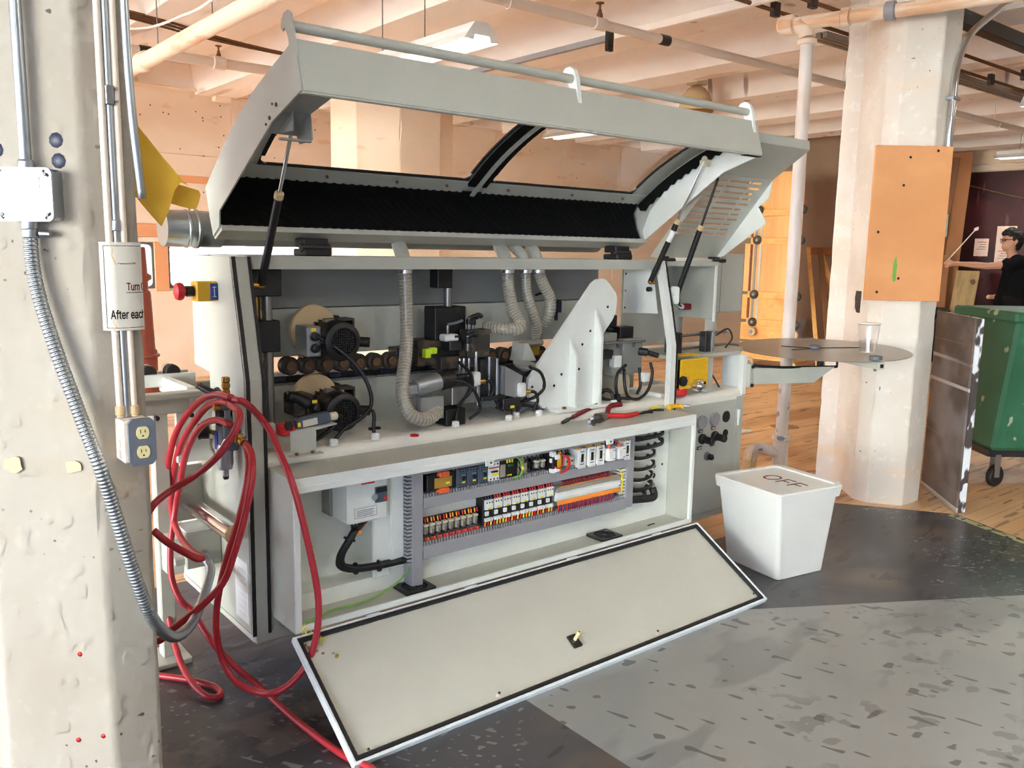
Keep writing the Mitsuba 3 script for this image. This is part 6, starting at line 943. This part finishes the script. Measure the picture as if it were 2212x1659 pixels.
# reel tray on its arm
ar, an = unit((.43, -.19, 0)), unit((.19, .43, 0))
rm = mp('tray_arm', prism(Polygon([(0, -.005), (.52, -.005), (.40, -.085), (0, -.085)]), 'z', 0, .04), 'grey'); scene[rm] = mikit.ply(place(prism(Polygon([(0, .0), (.50, .0), (.38, -.082), (0, -.082)]), 'z', -.02, .02), V(3.625, 2.585, .885), ar, V(0, 0, 1), np.cross(ar, (0, 0, 1))), 'mat_grey'); labels[rm] = {'label': 'grey arm carrying the round reel tray'}
mp('arm_bracket', cat(box(3.605, 3.63, 2.55, 2.62, .79, .91, .003)), 'grey'); 
for z in (.895, .80): mp('arm_bolt', cyl((3.622, 2.552, z), (3.622, 2.54, z), .009, 8, c=.002), 'black')
tn = unit((-.855*.028, -.515*.028, 1)); tc = V(4.19, 2.52, .952); te, tf_, _ = frame(tn, (1, 0, 0))
tr = mp('reel_tray', lathe([(.449, 0), (.45, .0015), (.449, .003)], tc, tn, 72), 'tray', 20, label='thin round metal reel tray')
hub = add(tr+'__hub', lathe([(.026, .003), (.030, .006), (.030, .018), (.024, .021), (.012, .021), (.010, .026), (0, .027)], tc+V(-.02, .03, 0), tn, 22), 'grey_knob', 40, label='grey hub in the middle of the tray')
for a, b in (((-.02, .03), (-.17, .07)), ((-.02, .03), (-.09, .19)), ((.02, .02), (.26, -.13))): p_, q_ = tc+te*0+V(a[0], a[1], .0035), tc+V(b[0], b[1], .0035); p_ = p_-tn*((p_-tc)@tn)+tn*.0034; q_ = q_-tn*((q_-tc)@tn)+tn*.0034; add(tr+'__slot', tube([p_, q_], .0035, 6, 1), 'black')
for x, y in ((3.835, 2.83), (4.53, 2.80), (4.02, 2.12)):
    b_ = V(x, y, 0); b_[2] = .945
    kn = add(tr+'__roller', cat(lathe([(.026, 0), (.030, .004), (.030, .018), (.024, .021), (.010, .022), (0, .026)], b_+V(0, 0, .005), n=20), cyl(b_-V(0, 0, .05), b_+V(0, 0, .01), .007, 10)), 'grey_knob', 40, label='grey roller at the rim of the tray')
add(tr+'__bar', cat(obox((4.10, 2.31, .925), (4.02-4.19, 2.11-2.52, 0), (0, 0, 1), np.cross(unit((4.02-4.19, 2.11-2.52, 0)), (0, 0, 1)), .50, .035, .035, .002)), 'grey', label='square tube under the tray'); e_ = unit((4.02-4.19, 2.11-2.52, 0)); add(tr+'__bar_end', obox(V(4.10, 2.31, .925)+e_*.251, e_, (0, 0, 1), np.cross(e_, (0, 0, 1)), .002, .018, .018), 'black')
add(tr+'__shaft', cyl((4.19, 2.52, .86), (4.19, 2.52, .95), .018, 14), 'black_metal', True); mp('tray_rod', cat(tube([(3.63, 2.57, .90), (3.80, 2.49, .885), (4.10, 2.37, .882)], .007, 8, 4), cyl((4.10, 2.37, .882), (4.10, 2.37, .93), .006, 8)), 'black', True)
# ================================================================ things lying on the machine
k = thing('plastic_cup', 'clear plastic cup half full of water standing on the round reel tray', 'cup'); cpos = (4.21, 2.27, .959)
add(k+'__cup', lathe([(.0, 0.002), (.038, .001), (.0395, .004), (.047, .075), (.0535, .148), (.0555, .150), (.0555, .153), (.053, .153), (.052, .146)], cpos, n=36), 'cup', 40); add(k+'__rim', lathe([(.0535, .149), (.0565, .151), (.0565, .155), (.0535, .156)], cpos, n=36), 'white_plastic', True)
add(k+'__water', lathe([(0, .004), (.0375, .004), (.0435, .066), (0, .066)], cpos, n=32), 'cup', 30)
ZT = .7475
def lay(p, q, r, n=10, **kw): return tube([p, q], r, n, 1) if not kw else cyl(p, q, r, n, **kw)
k = thing('marker_punch', 'long dark tool with a dark red grip, left of the red pliers', 'tool'); a_, b_ = V(2.325, 2.535, .757), V(2.585, 2.60, .798); d_ = b_-a_
add(k+'__shaft', tube([a_, a_+d_*.1, a_+d_*.32, a_+d_*.94, b_], .006, 10, 1), 'black_metal', True); add(k+'__grip', cyl(a_+d_*.30, a_+d_*.86, .0095, 14, c=.002), 'crimson', 30); add(k+'__tip', lathe([(.002, 0), (.007, .015), (.009, .05)], a_-d_*.02, d_, 12), 'iron', True)
k = thing('pliers', 'red handled pliers lying open on the cabinet top among other tools', 'pliers')
pc = V(2.555, 2.53, ZT+.014)
add(k+'__handle', tube([pc, (2.60, 2.515, ZT+.014), (2.645, 2.488, ZT+.012), (2.725, 2.492, ZT+.011)], .011, 12, 5), 'red', True); add(k+'__handle', tube([pc+V(.01, .01, 0), (2.60, 2.55, ZT+.016), (2.64, 2.575, ZT+.04), (2.70, 2.565, ZT+.045)], .011, 12, 5), 'crimson', True)
add(k+'__head', cat(cyl(pc-V(0, 0, .012), pc+V(0, 0, .012), .02, 16, c=.003), prism([(2.56, 2.545), (2.50, 2.53), (2.46, 2.51), (2.47, 2.50), (2.53, 2.505), (2.57, 2.515)], 'z', ZT+.004, ZT+.022)), 'steel', 20); add(k+'__jaw', prism([(2.50, 2.53), (2.455, 2.515), (2.43, 2.495), (2.44, 2.485), (2.49, 2.505)], 'z', ZT+.002, ZT+.016), 'chrome')
whole('second_pliers', cat(prism([(2.46, 2.50), (2.52, 2.545), (2.56, 2.56), (2.53, 2.50), (2.48, 2.475)], 'z', ZT+.001, ZT+.012), cyl((2.51, 2.515, ZT), (2.51, 2.515, ZT+.03), .018, 14, c=.004), tube([(2.46, 2.49, ZT+.006), (2.44, 2.465, ZT+.01), (2.42, 2.45, ZT+.006)], .007, 8, 4)), 'iron', 'bare steel pliers jaws under the red handled pliers', 'pliers', 30)
whole('screwdriver', cat(tube([(2.70, 2.50, ZT+.007), (2.80, 2.508, ZT+.007), (2.83, 2.495, ZT+.006)], .0045, 8, 3)), 'black', 'thin black hooked rod right of the red pliers', 'tool', True)
whole('hex_key', tube([(2.69, 2.475, ZT+.003), (2.80, 2.495, ZT+.003), (2.81, 2.49, ZT+.003)], .0025, 6, 1), 'chrome', 'thin bright hex key right of the red pliers, nearest the cabinet edge', 'hex key', True)
whole('hex_key', tube([(2.80, 2.53, ZT+.004), (2.88, 2.54, ZT+.004), (2.925, 2.515, ZT+.004)], .004, 6, 1), 'black', 'black hex key with its tip beside the tangle of yellow wire', 'hex key', True)
whole('yellow_wire', tube([(2.86, 2.55, ZT+.004), (2.90, 2.56, ZT+.012), (2.94, 2.545, ZT+.006), (2.91, 2.53, ZT+.016), (2.87, 2.54, ZT+.01), (2.93, 2.55, ZT+.02)], .003, 6, 6), 'pale_yellow', 'small tangle of yellow wire on the cabinet top', 'wire', True)
k = thing('hex_key_set', 'folding hex key set with a yellow case at the right of the tools', 'hex key set'); add(k+'__case', cat(obox((3.0, 2.525, ZT+.012), (1, -.1, 0), (.1, 1, 0), (0, 0, 1), .075, .022, .018, .004), obox((2.962, 2.52, ZT+.009), (1, -.1, 0), (.1, 1, 0), (0, 0, 1), .014, .034, .018, .004), obox((3.038, 2.512, ZT+.009), (1, -.1, 0), (.1, 1, 0), (0, 0, 1), .014, .034, .018, .004)), 'yellow')
for p_, q_ in (((2.965, 2.53, ZT+.01), (2.89, 2.545, ZT+.008)), ((3.03, 2.52, ZT+.01), (3.09, 2.505, ZT+.006))): add(k+'__key', cat(tube([p_, q_], .004, 8, 1), trimesh.creation.icosphere(1, .006).apply_translation(q_)), 'chrome', True)
whole('brass_ring', lathe([(.010, 0), (.014, 0), (.014, .006), (.010, .006), (.010, 0)], (2.63, 2.585, .787), n=16), 'duct_tape', 'small dull brass ring on the shelf behind the pliers', 'ring', True)
# ================================================================ the red air hose
A = [(.93, 2.468, 1.003), (.92, 2.535, 1.003), (.9, 2.598, .988), (.89, 2.713, .931), (.88, 2.813, .854), (.88, 2.895, .769), (.88, 2.959, .658), (.88, 3.013, .529), (.87, 3.007, .415), (.86, 2.979, .306), (.86, 2.93, .149), (.85, 2.80, .06), (.85, 2.68, .03), (.865, 2.60, .016), (.891, 2.575, .013), (.912, 2.595, .012), (.911, 2.645, .012), (.889, 2.691, .012), (.85, 2.756, .012), (.787, 2.835, .012), (.742, 2.9, .012)]
B = [(.93, 2.47, .983), (.92, 2.537, .98), (.91, 2.627, .95), (.9, 2.76, .861), (.9, 2.861, .781), (.9, 2.929, .695), (.89, 2.943, .611), (.87, 2.874, .542), (.84, 2.717, .527), (.82, 2.56, .53), (.81, 2.44, .545), (.8, 2.391, .556), (.78, 2.378, .564), (.75, 2.403, .584), (.72, 2.448, .606), (.69, 2.463, .641)]
E_ = [(.92, 2.46, .985), (.915, 2.37, .973), (.9, 2.349, .94), (.88, 2.356, .903), (.85, 2.377, .853), (.82, 2.47, .783), (.77, 2.505, .745), (.72, 2.496, .72), (.69, 2.485, .697), (.665, 2.516, .624), (.655, 2.526, .482), (.67, 2.538, .346), (.7, 2.52, .281), (.74, 2.487, .323), (.8, 2.436, .388), (.86, 2.401, .461), (.88, 2.358, .555), (.91, 2.336, .681), (.93, 2.326, .791), (.95, 2.378, .846), (.962, 2.45, .862)]
C_ = [(.93, 2.486, .916), (.92, 2.562, .92), (.91, 2.658, .89), (.9, 2.742, .826), (.9, 2.819, .75), (.9, 2.876, .658), (.87, 2.844, .572), (.845, 2.827, .466), (.83, 2.785, .368), (.84, 2.738, .303), (.87, 2.714, .261), (.89, 2.607, .196), (.945, 2.56, .111), (.991, 2.53, .059), (1.016, 2.479, .03), (1.035, 2.297, .012), (1.06, 2.064, .012), (1.09, 1.957, .012), (1.109, 1.848, .012)]
D = [(.93, 2.45, 1.0), (.95, 2.413, .993), (1.038, 2.52, .924), (1.054, 2.475, .879), (1.06, 2.42, .818), (1.062, 2.36, .761), (1.074, 2.33, .679), (1.1, 2.31, .522), (1.117, 2.3, .387), (1.112, 2.3, .284), (1.087, 2.31, .188), (1.037, 2.33, .121), (.989, 2.36, .09), (.959, 2.43, .074), (.92, 2.5, .098), (.897, 2.54, .168), (.88, 2.525, .287), (.89, 2.505, .412), (.9, 2.448, .539), (.91, 2.384, .655), (.93, 2.37, .753), (.95, 2.398, .814), (.962, 2.448, .858)]
k = thing('air_hose', 'long red air hose hanging in loops from the air unit and trailing onto the floor', 'hose')
for p_ in (A, B, C_, D, E_): add(k+'__hose', tube(p_, .0105, 12, 7), 'hose_red', True, label='loop of red hose')
